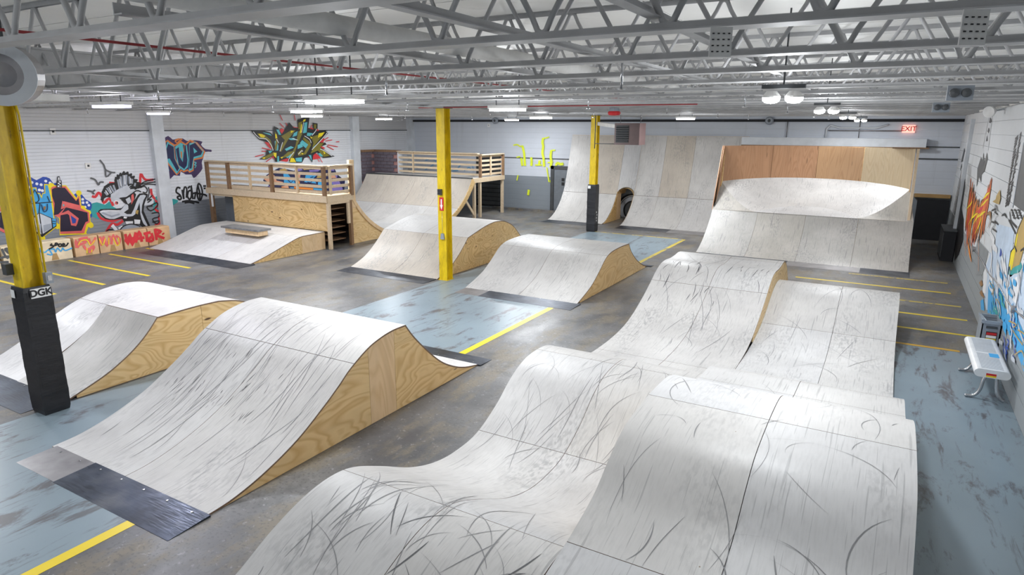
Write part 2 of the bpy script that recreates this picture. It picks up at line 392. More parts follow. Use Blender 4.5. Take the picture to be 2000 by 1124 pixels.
# doors in the back wall
d1 = struct(MB().bb(-11.45, -10.1, YB-.06, YB, 0.07, 1.78), 'door_1', 'grey_door')
MB().bb(-11.3, -10.25, YB-.075, YB-.061, .1, 1.64).build('door_leaf', 'grey_door', d1)
MB().bb(-11.45, -11.31, YB-.10, YB-.061, .07, 1.78).build('door_jamb', 'dark_steel', d1); MB().bb(-11.45, -10.1, YB-.10, YB-.061, 1.66, 1.78).build('door_header', 'dark_steel', d1)
for dz in (0, .16): MB().bb(-10.98, -10.86, YB-.085, YB-.076, 1.05+dz, 1.17+dz).build('door_notice', 'ink_black', d1)
d2 = struct(MB().bb(-14.9, -13.75, YB-.04, YB, .05, 2.15), 'door_2', 'dark_void')
for k in range(12): MB().bb(-14.88, -13.77, YB-.06, YB-.041, .12+k*.17, .26+k*.17).build('door_slat', 'dark_steel', d2)
d3 = struct(MB().bb(.72, XR-.05, YB-.06, YB-.001, 0, 1.2), 'door_3', 'dark_void')

# ceiling: roof deck panels with open joints
ceil = struct(MB().bb(XL-.2, XR+.2, YN-.2, YB+.2, ZD+.06, ZD+.2), 'ceiling', 'dark_void')
pw = .84; nx = 6; px = (XR-XL)/nx
dme = MB().bb(-px/2+.006, px/2-.006, -pw/2+.007, pw/2-.007, -.03, .055).mesh('deck_panel', 'deck_paint')
y = YN+pw/2
while y < YB:
    for i in range(nx): link('deck_panel', dme, ceil, (XL+(i+.5)*px, y, ZD))
    y += pw
# ------------------------------------------------------------------ lamps
def area_light(parent, loc, sx, sy, e, col, z=-.05):
    l = bpy.data.lights.new('lamp_light', 'AREA'); l.shape = 'RECTANGLE'; l.size = sx; l.size_y = sy; l.energy = e; l.color = col
    o = bpy.data.objects.new('lamp_light', l); COL.objects.link(o); o.parent = parent; o.location = (0, 0, z)
    point_light(parent, (0, 0, z-.06), e*.62, col); l.energy = e*.82
def point_light(parent, loc, e, col):
    l = bpy.data.lights.new('lamp_light', 'POINT'); l.shadow_soft_size = .13; l.energy = e; l.color = col
    o = bpy.data.objects.new('lamp_light', l); COL.objects.link(o); o.parent = parent; o.location = loc
COOL = (.94, .97, 1.)
def strip_lamp(x, y, label, L=.62, mat='lamp_white', e=95., z=3.47, along='x', col=COOL):
    t = thing('strip_lamp', label, 'ceiling lamp', (x, y, z), 'strip lamps under the joists')
    a, b = (L/2, .11) if along == 'x' else (.11, L/2)
    MB().bb(x-a, x+a, y-b, y+b, z+.0, z+.045).build('housing', 'pipe_paint', t)
    MB().bb(x-a+.02, x+a-.02, y-b+.02, y+b-.02, z-.035, z-.001).build('diffuser', mat, t)
    for s in (-1, 1): MB().bar((x+s*a*.7, y, z+.045), (x+s*a*.7, y, ZD-.03), .010, .010).build('hanger', 'dark_steel', t)
    area_light(t, None, 2*a, 2*b, e*LIGHT, col)
def twin_lamp(x, y, label, e=70., z=3.44, dx=.085):
    t = thing('twin_lamp', label, 'ceiling lamp', (x, y, z), 'round twin lamps beside the right wall')
    MB().bb(x-.16, x+.16, y-.03, y+.03, z+.07, z+.10).build('crossbar', 'dark_steel', t)
    MB().bar((x, y, z+.10), (x, y, ZD-.03), .012, .012).build('hanger', 'dark_steel', t)
    for s in (-1, 1):
        b = MB().lathe([(.0, .05), (.04, .05), (.07, .012), (.07, 0)], (x+s*dx, y, z), k=16).build('reflector', 'pipe_paint', t)
        MB().lathe([(.068, .0), (.065, -.02), (.045, -.038), (0, -.045)], (x+s*dx, y, z), k=16).build('bulb', 'lamp_white', b)
    area_light(t, None, .34, .2, e*2*LIGHT, COOL, -.08)
twin_lamp(-.83, 5.7, 'brightest round twin lamp, nearest pair over the right foreground rollers', 23)
twin_lamp(-.87, 9.85, 'round twin lamp, second pair from the camera over the rollers', 31)
twin_lamp(-.95, 15.4, 'round twin lamp in front of the bowl ramp, third pair back', 25)
twin_lamp(-.95, 20.6, 'tiny round twin lamp far back, close before the exit sign wall', 26)
V_ = (.9, .9, 1.)
for x, y, l, L, e in ((-5.15, 5.2, 'bright white strip lamp hanging above the near hip ramp, largest strip in view', .7, 56), (-9.0, 8.4, 'white strip lamp above the teal and yellow wildstyle graffiti', .62, 95),
    (-4.99, 8.5, 'white strip lamp right of the middle yellow column top', .55, 75), (-8.3, 15.9, 'white strip lamp above the back wall yellow spray paint', .6, 115),
    (-13.1, 12.4, 'thin white strip lamp close above the wildstyle graffiti tip', .6, 92), (-5.07, 18.2, 'small white strip lamp right of the unit heater', .5, 92), (-15.2, 17.6, 'white strip lamp over the mini ramp flat', .6, 64), (-11.8, 20.4, 'small white strip lamp before the back wall left of the far column', .5, 90),
    (-3.2, -.9, 'added unseen strip lamp behind the viewpoint over the nearest roller', .7, 45), (-6.8, -1.2, 'added unseen strip lamp behind the viewpoint over the painted aisle', .7, 60), (-10.8, 1.2, 'added unseen strip lamp left of the viewpoint over the open floor', .7, 70), (-15.0, 4.6, 'added strip lamp out of view above the parking lines', .7, 100)):  # these four are unseen lamps added to light the foreground
    strip_lamp(x, y, l, L, e=e)
strip_lamp(-9.7, 5.45, 'violet tinted strip lamp left of centre above the blank siding', .7, 'lamp_violet', 60, 3.48, 'x', V_)
strip_lamp(-14.4, 9.1, 'faint violet strip lamp at the white wall pilaster top', .6, 'lamp_violet', 80, 3.48, 'x', V_)
# ------------------------------------------------------------------ joists
Lx0, Lx1 = XL+.02, XR-.03
bc = MB().bb(Lx0, Lx1, -.06, .06, 0, .006).bb(Lx0, Lx1, -.020, -.014, .006, .036).bb(Lx0, Lx1, .014, .020, .006, .036).mesh('bottom_chord', 'joist_paint')
tc = MB().bb(Lx0, Lx1, -.05, .05, .514, .52).bb(Lx0, Lx1, -.020, -.014, .485, .514).bb(Lx0, Lx1, .014, .020, .485, .514).mesh('top_chord', 'joist_paint')
def web():
    P = .582; x = -2.04; pts = []
    while x-P > Lx0+.1: x -= P
    z0, z1, r = .02, .50, .06
    while x < Lx1-.1:
        for xx, zz, s in ((x, z0, 1), (x+P/2, z1, -1)):
            if xx > Lx1-.05: break
            dx, dz = P/2, (z1-z0); L = math.hypot(dx, dz); ux, uz = dx/L, dz/L
            a = (xx-ux*r*1.6, zz+s*uz*r*1.6); b_ = (xx+ux*r*1.6, zz+s*uz*r*1.6)
            pts += [a, (xx-ux*r*.7, zz+s*uz*r*.45), (xx, zz+s*.012), (xx+ux*r*.7, zz+s*uz*r*.45), b_]
        x += P
    return MB().tube([(p[0], 0, p[1]) for p in pts], .0145, 8).mesh('web_rod', 'joist_paint')
wm = web()
ORD = ['nearest']+[w_+' nearest' for w_ in 'second third fourth fifth sixth seventh eighth ninth tenth eleventh twelfth thirteenth fourteenth fifteenth sixteenth seventeenth eighteenth nineteenth twentieth'.split()]
ys = [1.70+1.09*k for k in range(20)]
for ky, y in enumerate(ys):
    if y > YB-.2: continue
    t = thing('roof_joist', 'grey open web steel roof joist, %s to the camera' % ORD[ky], 'roof joist', (0, y, ZJ), 'parallel roof joists')
    link('bottom_chord', bc, t); link('top_chord', tc, t); link('web_rod', wm, t)
# bridging angles and pipes along the hall
for x, z, l in ((-2.82, 3.64, 'left of the big ceiling pipe'), (-1.72, 3.64, 'right of the big ceiling pipe'), (-.93, 3.64, 'above the twin lamps'), (-6.3, 3.64, 'over the painted aisle'), (-10.5, 3.64, 'over the left hip ramp'), (-14.2, 3.64, 'nearest the graffiti wall')):
    solo(MB().bb(x-.03, x+.03, 1.66, YB-.1, z, z+.006).bb(x-.03, x-.024, 1.66, YB-.1, z+.006, z+.05), 'bridging_angle', 'joist_paint', 'long steel bridging angle crossing the joists '+l, 'steel angle', (x, 0, z), 'bridging angles')
solo(MB().tube([(-2.68, YN+.2, 3.73), (-2.68, 22.0, 3.73)], .055, 12), 'main_pipe', 'pipe_paint', 'thick round pale sprinkler main running through the joists', 'pipe', (-2.68, 0, 3.73))
solo(MB().tube([(-4.6, YN+.2, 3.74), (-4.6, 22.0, 3.74)], .010, 6), 'red_conduit', 'red_pipe', 'thin dark red conduit line running lengthwise through the joists', 'pipe', (-4.6, 0, 3.74))
solo(MB().tube([(-8.6, 11.05, 3.585), (-2.9, 11.05, 3.585)], .012, 6), 'red_conduit', 'red_pipe', 'short dark red conduit running across, near the hanging red sign', 'pipe', (-5, 11.05, 3.585))
for y, l in ((4.45, 'nearest'), (8.7, 'second'), (12.35, 'third'), (16.4, 'fourth'), (20.15, 'farthest')):
    t = thing('branch_pipe', 'thin pale sprinkler branch pipe across the hall, %s from the camera' % l, 'pipe', (-8, y, 3.66), 'sprinkler branch pipes')
    MB().tube([(XL+.4, y, 3.66), (XR-.5, y, 3.66)], .02, 8).build('pipe_run', 'pipe_paint', t)
    for x in (-16.5, -13.3, -10.2, -7, -3.8, -1.7):
        MB().tube([(x, y, 3.66), (x, y, 3.47)], .009, 6).lathe([(.006, 3.47-3.5), (.03, 3.465-3.5), (.03, 3.46-3.5), (0, 3.455-3.5)], (x, y, 3.5), k=8).build('sprinkler_head', 'chrome', t)
gird = thing('roof_girder', 'deep grey steel girder resting on the yellow columns', 'girder', (-8.07, 0, 3.58))
for zz, hh, ww in ((3.58, .02, .2), (3.98, .02, .2)): MB().bb(-8.07-ww/2, -8.07+ww/2, YN+.1, YB-.1, zz, zz+hh).build('flange', 'joist_paint', gird)
MB().bb(-8.08, -8.06, YN+.1, YB-.1, 3.60, 3.98).build('web_plate', 'joist_paint', gird)
# hanging perforated plates on the joists
for u, y, l in ((1418, 2.79, 'perforated grey metal plate hanging on the joist above the bowl ramp'), (1898, 2.79, 'perforated grey metal plate on the joist at the right edge')):
    x = ony(u, 60, y)[0]; t = thing('hanging_plate', l, 'metal plate', (x, y, 3.46), 'hanging plates')
    p = MB().box((x, y-.075, 3.525), (.085, .005, .11), rz=.5).build('plate', 'pipe_paint', t)
    h = MB()
    for a in range(4):
        for b_ in range(4): h.box((x+math.cos(.5)*(a-1.5)*.02+.0015, y-.075+math.sin(.5)*(a-1.5)*.02-.004, 3.49+b_*.022), (.008, .004, .004), rz=.5)
    tag(h.build('slots', 'ink_black', p), kind='stuff')
# ------------------------------------------------------------------ yellow columns
def column(y, label, pad):
    x = -8.10; t = thing('steel_column', label, 'column', (x, y, 0), 'yellow columns')
    H_ = 3.57
    for s in (-1, 1): MB().bb(x-.1, x+.1, y+s*.1-.008, y+s*.1+.008, .012, H_).build('flange', 'yellow_paint', t)
    MB().bb(x-.007, x+.007, y-.092, y+.092, .012, H_).build('web', 'yellow_paint', t)
    MB().bb(x-.12, x+.12, y-.12, y+.12, 0, .012).build('base_plate', 'yellow_paint', t)
    MB().bb(x-.13, x+.13, y-.16, y+.16, H_, H_+.012).build('cap_plate', 'dark_steel', t)
    if pad:
        p = thing('column_pad', pad, 'column pad', (x, y, 0), 'black column pads'); g = .14
        b = MB()
        for (x0, x1, y0, y1) in ((-g, g, -g, -.111), (-g, g, .111, g), (-g, -.111, -.111, .111), (.111, g, -.111, .111)):
            b = MB(); n = 30; vs_ = []
            for k in range(n+1):   # one cushion, slightly puffed and creased along its height
                z = 1.48*k/n; e = .0015*math.sin(k*.9+x0*20)+.001*math.sin(k*2.3+y0*30)+(-.010 if k in (0, n) else 0)
                xa, xb, ya, yb = x+x0-(e if x0 == -g else 0), x+x1+(e if x1 == g else 0), y+y0-(e if y0 == -g else 0), y+y1+(e if y1 == g else 0)
                vs_ += [(xa, ya, z+.004), (xb, ya, z+.004), (xb, yb, z+.004), (xa, yb, z+.004)]
            b.add(vs_, [(4*k+j, 4*k+(j+1) % 4, 4*k+4+(j+1) % 4, 4*k+4+j) for k in range(n) for j in range(4)]+[(3, 2, 1, 0), (4*n, 4*n+1, 4*n+2, 4*n+3)])
            b.build('cushion', 'black_vinyl', p)
        return t, p
    return t, None
cA, pA = column(3.40, 'thick yellow steel column at the left edge with black pad below', 'black vinyl column pad with white DGK badge at the left')
cB, _ = column(11.2, 'unpadded yellow steel column in the middle with small red arrow sign', None)
cC, pC = column(19.14, 'far yellow steel column in front of the tall wall ramp', 'black vinyl pad around the far column before the arch')
x = -8.10+.145
bd = MB().bb(x, x+.004, 3.325, 3.525, 1.36, 1.465).build('badge', 'sign_white', pA)
text_mb('DGK', .105, Matrix.Translation((x+.006, 3.425, 1.412)) @ Matrix(((0, 0, 1), (1, 0, 0), (0, 1, 0))).to_4x4(), .001, .0035).build('lettering', 'ink_black', bd)
bd = MB().bb(-8.22, -8.14, 3.40-.149, 3.40-.145, 1.36, 1.45).build('badge', 'sign_white', pA)
bd = MB().bb(-8.22, -8.13, 19.14-.149, 19.14-.145, 1.36, 1.45).build('badge', 'sign_white', pC)
for k in range(4): MB().box((-8.10+.145, 19.14+random.uniform(-.03, .05), .35+k*.09), (.004, .03, .05)).build('scuff', 'sign_white', pC)
# fittings on the columns
o = thing('outlet_box', 'grey electrical outlet box on the middle yellow column', 'outlet box', (-8.05, 11.09, 1.9)); MB().bb(-8.16, -8.08, 11.03, 11.09, 1.83, 1.95).build('body', 'dark_steel', o)
for a in (0, 1):
    for b_ in (0, 1): MB().bb(-8.153+a*.04, -8.127+a*.04, 11.024, 11.03, 1.845+b_*.05, 1.885+b_*.05).build('socket', 'ink_black', o)
o = thing('arrow_sign', 'red and white arrow sign on the middle yellow column', 'sign', (-8.09, 11.085, 1.6))
MB().bb(-8.15, -8.05, 11.08, 11.088, 1.50, 1.78).build('board', 'sign_red', o)
MB().prism([(-8.115, 1.62), (-8.135, 1.62), (-8.10, 1.52), (-8.065, 1.62), (-8.085, 1.62), (-8.085, 1.74), (-8.115, 1.74)], 'y', 11.077, 11.08).build('arrow', 'sign_white', o)
o = thing('pull_chain', 'grey pull chain with weight on the middle yellow column', 'chain', (-8.08, 11.07, .9)); MB().tube([(-8.08, 11.07, 1.48), (-8.08, 11.07, 1.02)], .004, 5).build('chain', 'chrome', o)
MB().prism([(-8.11, 1.02), (-8.05, 1.02), (-8.035, .9), (-8.125, .9)], 'y', 11.05, 11.09).build('weight', 'grey_plastic', o)
o = thing('outlet_box', 'grey outlet box with cable on the left padded column', 'outlet box', (-8.2, 3.27, 1.75)); MB().bb(-8.24, -8.15, 3.22, 3.29, 1.62, 1.74).build('body', 'dark_steel', o)
solo(MB().tube([(-7.99, 3.50, 3.45), (-7.985, 3.52, 3.3), (-7.985, 3.52, 1.62)], .012, 8), 'conduit', 'yellow_paint', 'thin yellow painted conduit down the left column', 'conduit', (-7.95, 3.44, 1.6))
o = thing('junction_box', 'small clear junction box low on the left column', 'junction box', (-7.92, 3.47, 1.5)); MB().bb(-8.0, -7.93, 3.49, 3.56, 1.50, 1.62).build('body', 'grey_plastic', o); MB().bb(-7.929, -7.925, 3.505, 3.545, 1.53, 1.59).build('cover', 'chrome', o)
# drum fan at the top of the left column
fc = Vector(ony(12, 146, 2.25)); ax = Vector((.75, -.66, -.05)).normalized()
fan = thing('drum_fan', 'white round drum fan mounted above the left yellow column', 'fan', tuple(fc))
MB().lathe([(.0, -.13), (.175, -.13), (.19, -.11), (.19, .07), (.18, .08), (.16, .08), (.16, -.10)], fc, ax, 32).build('drum', 'steel_grey', fan)
MB().lathe([(.19, .07), (.20, .075), (.20, .085), (.13, .10), (.13, .08), (.19, .07)], fc, ax, 32).build('front_ring', 'white_trim', fan)
MB().lathe([(.13, .07), (.08, .06), (.0, .08)], fc, ax, 24).build('grille', 'steel_grey', fan)
MB().bar(fc+Vector((0, 0, .17)), Vector((fc.x, fc.y, ZD-.03)), .03, .03).build('bracket', 'dark_steel', fan)
solo(MB().bb(-8.14, -8.0, 3.52, 4.05, 3.46, 3.53), 'beam_stub', 'pipe_paint', 'short pale beam stub behind the top of the left column', 'beam', (-8.07, 3.8, 3.46))
# ------------------------------------------------------------------ wall and ceiling fittings
hx, hy = -6.65, 18.0
ht = thing('unit_heater', 'brown suspended unit heater with black louvres before the tall wall ramp', 'heater', (hx, hy, 2.75))
MB().bb(hx-.37, hx+.37, hy-.02, hy+.5, 2.74, 3.34).build('casing', 'heater_brown', ht)
MB().bb(hx-.32, hx+.06, hy-.03, hy-.021, 2.80, 3.28).build('grille_opening', 'ink_black', ht)
for k in range(7): MB().box((hx-.13, hy-.05, 2.85+k*.062), (.36, .05, .006), rx=-.5).build('louvre', 'dark_steel', ht)
for a in (-.3, .3): MB().bar((hx+a, hy+.25, 3.34), (hx+a, hy+.25, 3.56), .012, .012).build('hanger_rod', 'dark_steel', ht)
o = thing('heater_pipe', 'thin dark gas pipe left of the unit heater', 'pipe', (-7.55, 18.0, 2.7)); MB().tube([(-7.62, 18.0, 3.56), (-7.62, 18.0, 2.62)], .014, 6).build('drop_pipe', 'dark_steel', o); MB().tube([(-7.62, 18., 2.76), (hx-.37, 18., 2.76)], .012, 6).build('cross_pipe', 'dark_steel', o)
solo(MB().bar((-8., 19.1, 3.33), (hx-.42, 18.45, 3.24), .08, .10), 'heater_bracket', 'pipe_paint', 'pale bracket arm from the far column to the unit heater', 'bracket', (-7.5, 18.9, 3.2))
ex = ony(1775, 252, YB-.06); t = thing('exit_sign', 'lit red EXIT sign high on the back wall', 'exit sign', (ex[0], YB-.04, ex[2]-.1))
MB().bb(ex[0]-.16, ex[0]+.16, YB-.09, YB-.03, ex[2]-.11, ex[2]+.11).build('case', 'exit_glow', t)
text_mb('EXIT', .19, Matrix.Translation((ex[0], YB-.093, ex[2])) @ Matrix(((1, 0, 0), (0, 0, -1), (0, 1, 0))).to_4x4(), .001, .003).build('lettering', 'sign_red', t)
t = thing('wall_tray', 'long grey box tray along the back wall above the bowl ramp', 'cable tray', (-2, YB-.2, 2.7)); MB().bb(-4.4, .72, YB-.35, YB-.04, 2.70, 2.94).build('tray_body', 'white_trim', t); MB().bb(-4.4, .80, YB-.37, YB-.04, 2.66, 2.70).build('tray_board', 'lumber_dark', t)
solo(MB().tube([(-1.95, YB-.08, 2.95), (-1.95, YB-.08, 3.22), (-1.85, YB-.08, 3.32), (-1.6, YB-.08, 3.24), (-.6, YB-.08, 3.24), (-.3, YB-.08, 3.34)], .028, 8), 'bent_duct_pipe', 'white_trim', 'bent pale pipe run high on the back wall left of the exit sign', 'pipe', (-1.2, YB-.08, 3.2))
solo(MB().tube([(-1.9, YB-.06, 3.16), (.12, YB-.06, 3.16)], .02, 8), 'exit_conduit', 'steel_grey', 'grey conduit running level to the exit sign', 'conduit', (-1, YB-.06, 3.16))
for x, l in ((-3.1, 'leftmost'), (-1.05, 'rightmost')): solo(MB().tube([(x, YB-.05, 2.94), (x, YB-.05, 3.42)], .016, 6), 'wall_conduit', 'steel_grey', '%s thin vertical conduit above the grey wall tray' % l, 'conduit', (x, YB-.05, 2.9), 'back wall conduits')
for u, l in ((968, 'round grey alarm speaker left of the far column high on the back wall'), (1503, 'round yellowed alarm bell high on the back wall over the bowl')):
    p = ony(u, 236, YB-.08); t = thing('wall_speaker', l, 'alarm bell', p); MB().lathe([(.0, .08), (.10, .08), (.13, .04), (.13, 0), (.06, 0)], p, (0, -1, 0), 18).build('shell', 'grey_plastic', t); MB().lathe([(.05, .085), (.0, .10)], p, (0, -1, 0), 14).build('centre_cap', 'dark_steel', t)
for u, v, l in ((955, 245, 'small white switch box on the back wall'), ): 
    p = ony(u, v, YB-.03); t = thing('switch_box', l, 'switch box', p); MB().box(p, (.11, .05, .13)).build('box_body', 'sign_white', t); MB().box((p[0], p[1]-.03, p[2]), (.03, .012, .05)).build('toggle', 'grey_plastic', t)
for u, v, l in ((172, 324, 'small white outlet plate on the left siding'), (103, 257, 'small dark fixture plate high on the left siding')):
    p = onx(u, v, XL+.02); t = thing('outlet_plate', l, 'outlet', p); MB().box(p, (.03, .13, .15)).build('plate', 'pipe_paint', t); MB().box((p[0]+.017, p[1], p[2]), (.006, .05, .05)).build('socket', 'ink_black', t)
# red hanging sign
t = thing('hanging_sign', 'small red and white sign hanging from the joists at centre', 'sign', (-4.6, 11.6, 3.44)); MB().lathe([(0, -.02), (.10, -.01), (.12, .03), (.10, .06), (0, .07)], (-4.55, 11.6, 3.44), (0, 0, 1), 16).build('red_body', 'sign_red', t); MB().lathe([(.10, .06), (.09, .12), (0, .13)], (-4.55, 11.6, 3.44), (0, 0, 1), 16).build('grey_base', 'grey_plastic', t)
# right wall: spotlight, junction boxes, conduit
for u, v, y, l in ((1875, 182, 8.0, 'grey twin emergency lamp unit under the joists by the right wall'), (1838, 210, 12.0, 'white emergency lamp unit under the joists farther back')):
    p = ony(u, v, y); t = thing('emergency_light', l, 'emergency light', p, 'emergency lights'); MB().box(p, (.22, .10, .14)).build('body', 'grey_plastic', t)
    for s in (-1, 1): MB().lathe([(0, .06), (.04, .05), (.045, 0), (0, -.02)], (p[0]+s*.05, p[1]-.06, p[2]), (0, -1, 0), 12).build('lamp_head', 'dark_steel', t)
    MB().bar((p[0]-.05, p[1], p[2]+.07), (p[0]-.02, p[1], ZD-.03), .02, .02).build('bracket', 'pipe_paint', t)
p = (XR-.22, 14.6, 3.52); t = thing('wall_floodlight', 'white round floodlight at the top of the right wall', 'floodlight', p)
MB().lathe([(0, -.10), (.05, -.09), (.10, .02), (.10, .06), (0, .065)], p, (-.6, -.8, -.2), 18).build('head', 'sign_white', t); MB().bar(p, (XR-.03, 14.7, 3.56), .03, .03).build('arm', 'white_trim', t)
solo(MB().tube([(XR-.06, 9., 3.62), (XR-.06, 14.4, 3.60), (XR-.3, 15.5, 3.55)], .02, 8), 'wall_pipe', 'pipe_paint', 'thin pale pipe along the top of the right wall', 'pipe', (XR-.06, 9, 3.6))
q = [onx(u, v, XR-.035) for u, v in ((1903, 487), (1918, 510), (1932, 535), (1948, 553), (1962, 578), (1978, 602), (2000, 622), (2030, 660))]
t = thing('wall_conduit', 'thin grey conduit running slanted down the right mural wall', 'conduit', q[0])
MB().tube(smooth(q, 4), .012, 6).build('pipe_run', 'chrome', t)
MB().tube([onx(u, v, XR-.035) for u, v in ((1984, 602), (1992, 560), (1998, 520), (2010, 450))], .008, 6).build('riser', 'chrome', t)
for u, v in ((1903, 487), (1981, 605)): MB().lathe([(0, -.02), (.05, -.015), (.05, .03), (0, .035)], onx(u, v, XR-.04), (-1, 0, 0), 14).build('junction_box', 'steel_grey', t)
t = thing('black_cabinet', 'dark low cabinet against the far end of the right wall', 'cabinet', (1.2, 20.6, 0)); MB().bb(1.28, 1.54, 19.3, 20.5, 0, .75).build('body', 'dark_void', t); MB().bb(1.26, 1.55, 19.28, 20.52, .75, .78).build('top', 'dark_steel', t)
for k in range(3): MB().bb(1.265, 1.279, 19.33+k*.39, 19.70+k*.39, .08, .70).build('door', 'dark_steel', t)
# ------------------------------------------------------------------ ramps
def side_pair(P, x0, x1, parent, cuts, mats, left_cut=None):
    for k in range(len(cuts)-1): panel(P, cuts[k]+.002, cuts[k+1]-.002, x1-.012, parent, mats[k])
    panel(P, cuts[0], cuts[-1], x0+.012, parent, mats[0])
# near hip ramp
P = prof([(2.92, .012), (3.2, .035), (3.55, .12), (3.94, .27), (4.29, .47), (4.52, .62), (4.7, .75), (4.97, .89), (5.19, .955), (5.4, .985), (5.62, .985)],
         [(5.62, .985), (5.78, .79), (6.07, .51), (6.32, .31), (6.58, .17), (6.83, .08), (7.15, .012)])
x0, x1 = -7.10, -4.65
t = thing('hip_ramp', 'big white hip ramp with knotty plywood side at left front', 'skate ramp', ((x0+x1)/2, 5, 0))
sheets(P, (x0, -5.87, x1), (2.92, 4.76, 5.62), t); sheets(P, (x0, -5.87, x1), (5.62, 7.15), t, 'masonite_clean')
side_pair(P, x0, x1, t, (3.02, 4.98, 5.41, 7.1), ('plywood', 'plywood_strip', 'plywood'))
plate(-7.06, -6.36, 2.58, 2.95, .002, .016, t, 'steel_grey'); plate(-6.36, -4.62, 2.57, 2.955, .003, .019, t)
plate(x0, -6.4, 7.12, 7.42, .016, .002, t); plate(-6.4, -4.6, 7.12, 7.42, .017, .003, t)
# rear-left hip ramp with kicker
PS = prof([(3.60, .012), (3.87, .10), (4.27, .29), (4.63, .50), (5.01, .66), (5.4, .74), (5.75, .755), (6.1, .68), (6.5, .48), (6.9, .22), (7.25, .06), (7.5, .012)])
PK = prof([(3.60, .014), (4.04, .17), (4.29, .295), (4.49, .425), (4.66, .57), (4.82, .745)])
x0, x1, xk = -10.42, -8.19, -9.38
t = thing('roll_ramp', 'white roll-over ramp with kicker lip behind the DGK padded column', 'skate ramp', ((x0+x1)/2, 5.3, 0))
sheets(PS, (x0, xk), (3.6, 5.0, 6.2, 7.5), t); PT = prof([(4.825, .742), (5.13, .755), (5.46, .762), (5.75, .755)], [(5.75, .755), (6.1, .68), (6.5, .48), (6.9, .22), (7.25, .06), (7.5, .012)])
sheets(PT, (xk, x1), (4.83, 6.2, 7.5), t); sheets(PK, (xk, x1), (3.6, 4.82), t, 'masonite_grey')
PU = PK+PT[1:]
panel(PU, 3.72, 5.46, x1-.012, t, 'plywood'); panel(PU, 5.465, 7.3, x1-.012, t, 'plywood'); panel(PS, 3.7, 7.3, x0+.012, t, 'plywood'); panel(PU, 3.72, 5.2, xk-.005, t, 'plywood', low=None)
plate(x0, -9.3, 3.15, 3.63, .002, .016, t); plate(-9.3, -8.27, 3.15, 3.63, .003, .017, t)
# centre ramp with flat sloped top, behind the middle column
P = prof([(11.05, .012), (11.3, .09), (11.58, .21), (11.87, .40), (12.1, .59), (12.27, .75)], [(12.27, .75), (12.9, .90), (13.3, .965), (13.6, .975), (13.94, .93), (14.36, .76), (14.76, .44), (15.05, .18), (15.35, .02)])
x0, x1 = -10.74, -8.24
t = thing('pyramid_ramp', 'white ramp with sloped deck behind the middle yellow column', 'skate ramp', ((x0+x1)/2, 13, 0))
sheets(P, (x0, -9.5, x1), (11.05, 12.27), t, 'masonite_beige'); sheets(P, (x0, -9.5, x1), (12.27, 13.5, 15.35), t, 'masonite_clean')
side_pair(P, x0, x1, t, (11.2, 13.3, 15.2), ('plywood_front', 'plywood_front'))
plate(x0, -9.6, 10.6, 11.09, .002, .016, t); plate(-9.6, -8.26, 10.6, 11.09, .003, .017, t)
# centre right hip ramp
P = prof([(10.74, .012), (11.05, .10), (11.43, .235), (11.77, .43), (12.07, .63), (12.3, .715), (12.56, .75), (13.0, .765), (13.44, .755)], [(13.44, .755), (13.6, .57), (13.85, .39), (14.1, .25), (14.46, .10), (14.78, .012)])
x0, x1 = -7.3, -4.8
t = thing('hip_ramp', 'white hip ramp with plain plywood side in the middle of the hall', 'skate ramp', ((x0+x1)/2, 12.5, 0))
sheets(P, (x0, -6.05, x1), (10.74, 12.2, 13.44), t); sheets(P, (x0, -6.05, x1), (13.44, 14.78), t, 'masonite_clean')
side_pair(P, x0, x1, t, (10.9, 12.75, 14.65), ('plywood', 'plywood'))
plate(-7.28, -6.72, 10.34, 10.78, .002, .016, t, 'steel_grey'); plate(-6.72, -4.74, 10.33, 10.785, .003, .019, t); plate(x0, -4.7, 14.75, 14.98, .016, .002, t)
# bank with flat top in front of the viewing deck
P = prof([(10.03, .012), (10.5, .13), (11.0, .28), (11.45, .415), (11.66, .455), (12.0, .465), (12.46, .47)])
x0, x1 = -17.0, -12.97
t = thing('bank_ramp', 'wide low white bank in front of the wooden viewing deck', 'skate ramp', ((x0+x1)/2, 11, 0))
sheets(P, (x0, -15.65, -14.3, x1), (10.03, 11.6, 12.46), t, 'masonite')
side_pair(P, x0, x1, t, (10.15, 11.66, 12.46), ('plywood_front', 'plywood_strip'))
plate(-16.7, -15.1, 9.53, 10.07, .002, .016, t); plate(-15.1, -12.84, 9.53, 10.07, .003, .017, t)
t = thing('grind_ledge', 'low plywood ledge with dark grey slab top on the bank', 'grind ledge', (-14.75, 11.3, .44))
MB().bb(-15.30, -14.0, 11.16, 11.46, .43, .56).build('plywood_body', 'plywood_strip', t)
MB().bb(-15.40, -13.93, 11.10, 11.52, .56, .61).build('slab_top', 'slab_grey', t)
# mini ramp: viewing deck, near quarter, flat, back quarter, back deck
R_, YC0, YC1, DZ = 2.76, 15.86, 17.09, 1.42
qa = [(YC0-math.sqrt(R_**2-(R_-z)**2), z+.02) for z in [DZ*(1-k/14)**2 for k in range(15)]]
Pq = qa+[(YC0+.02, .02)]
PB = [(2*((YC0+YC1)/2)-y, z) for y, z in reversed(Pq)]
mx0, mx1 = -17.83, -12.9
t = thing('quarter_pipe', 'near quarter pipe of the mini ramp with plywood end panel', 'quarter pipe', (-15.3, 14.5, 0))
sheets(Pq, (mx0, -16.6, -15.37, -14.13, mx1), (Pq[0][0], 14.5, YC0), t)
panel(Pq, Pq[0][0]+.01, 14.1, mx1-.014, t, 'plywood'); panel(Pq, 14.105, 15.75, mx1-.014, t, 'plywood')
rib = [(y, z) for y, z in Pq]; inner = [(y-.07*.7, z-.09) for y, z in Pq]
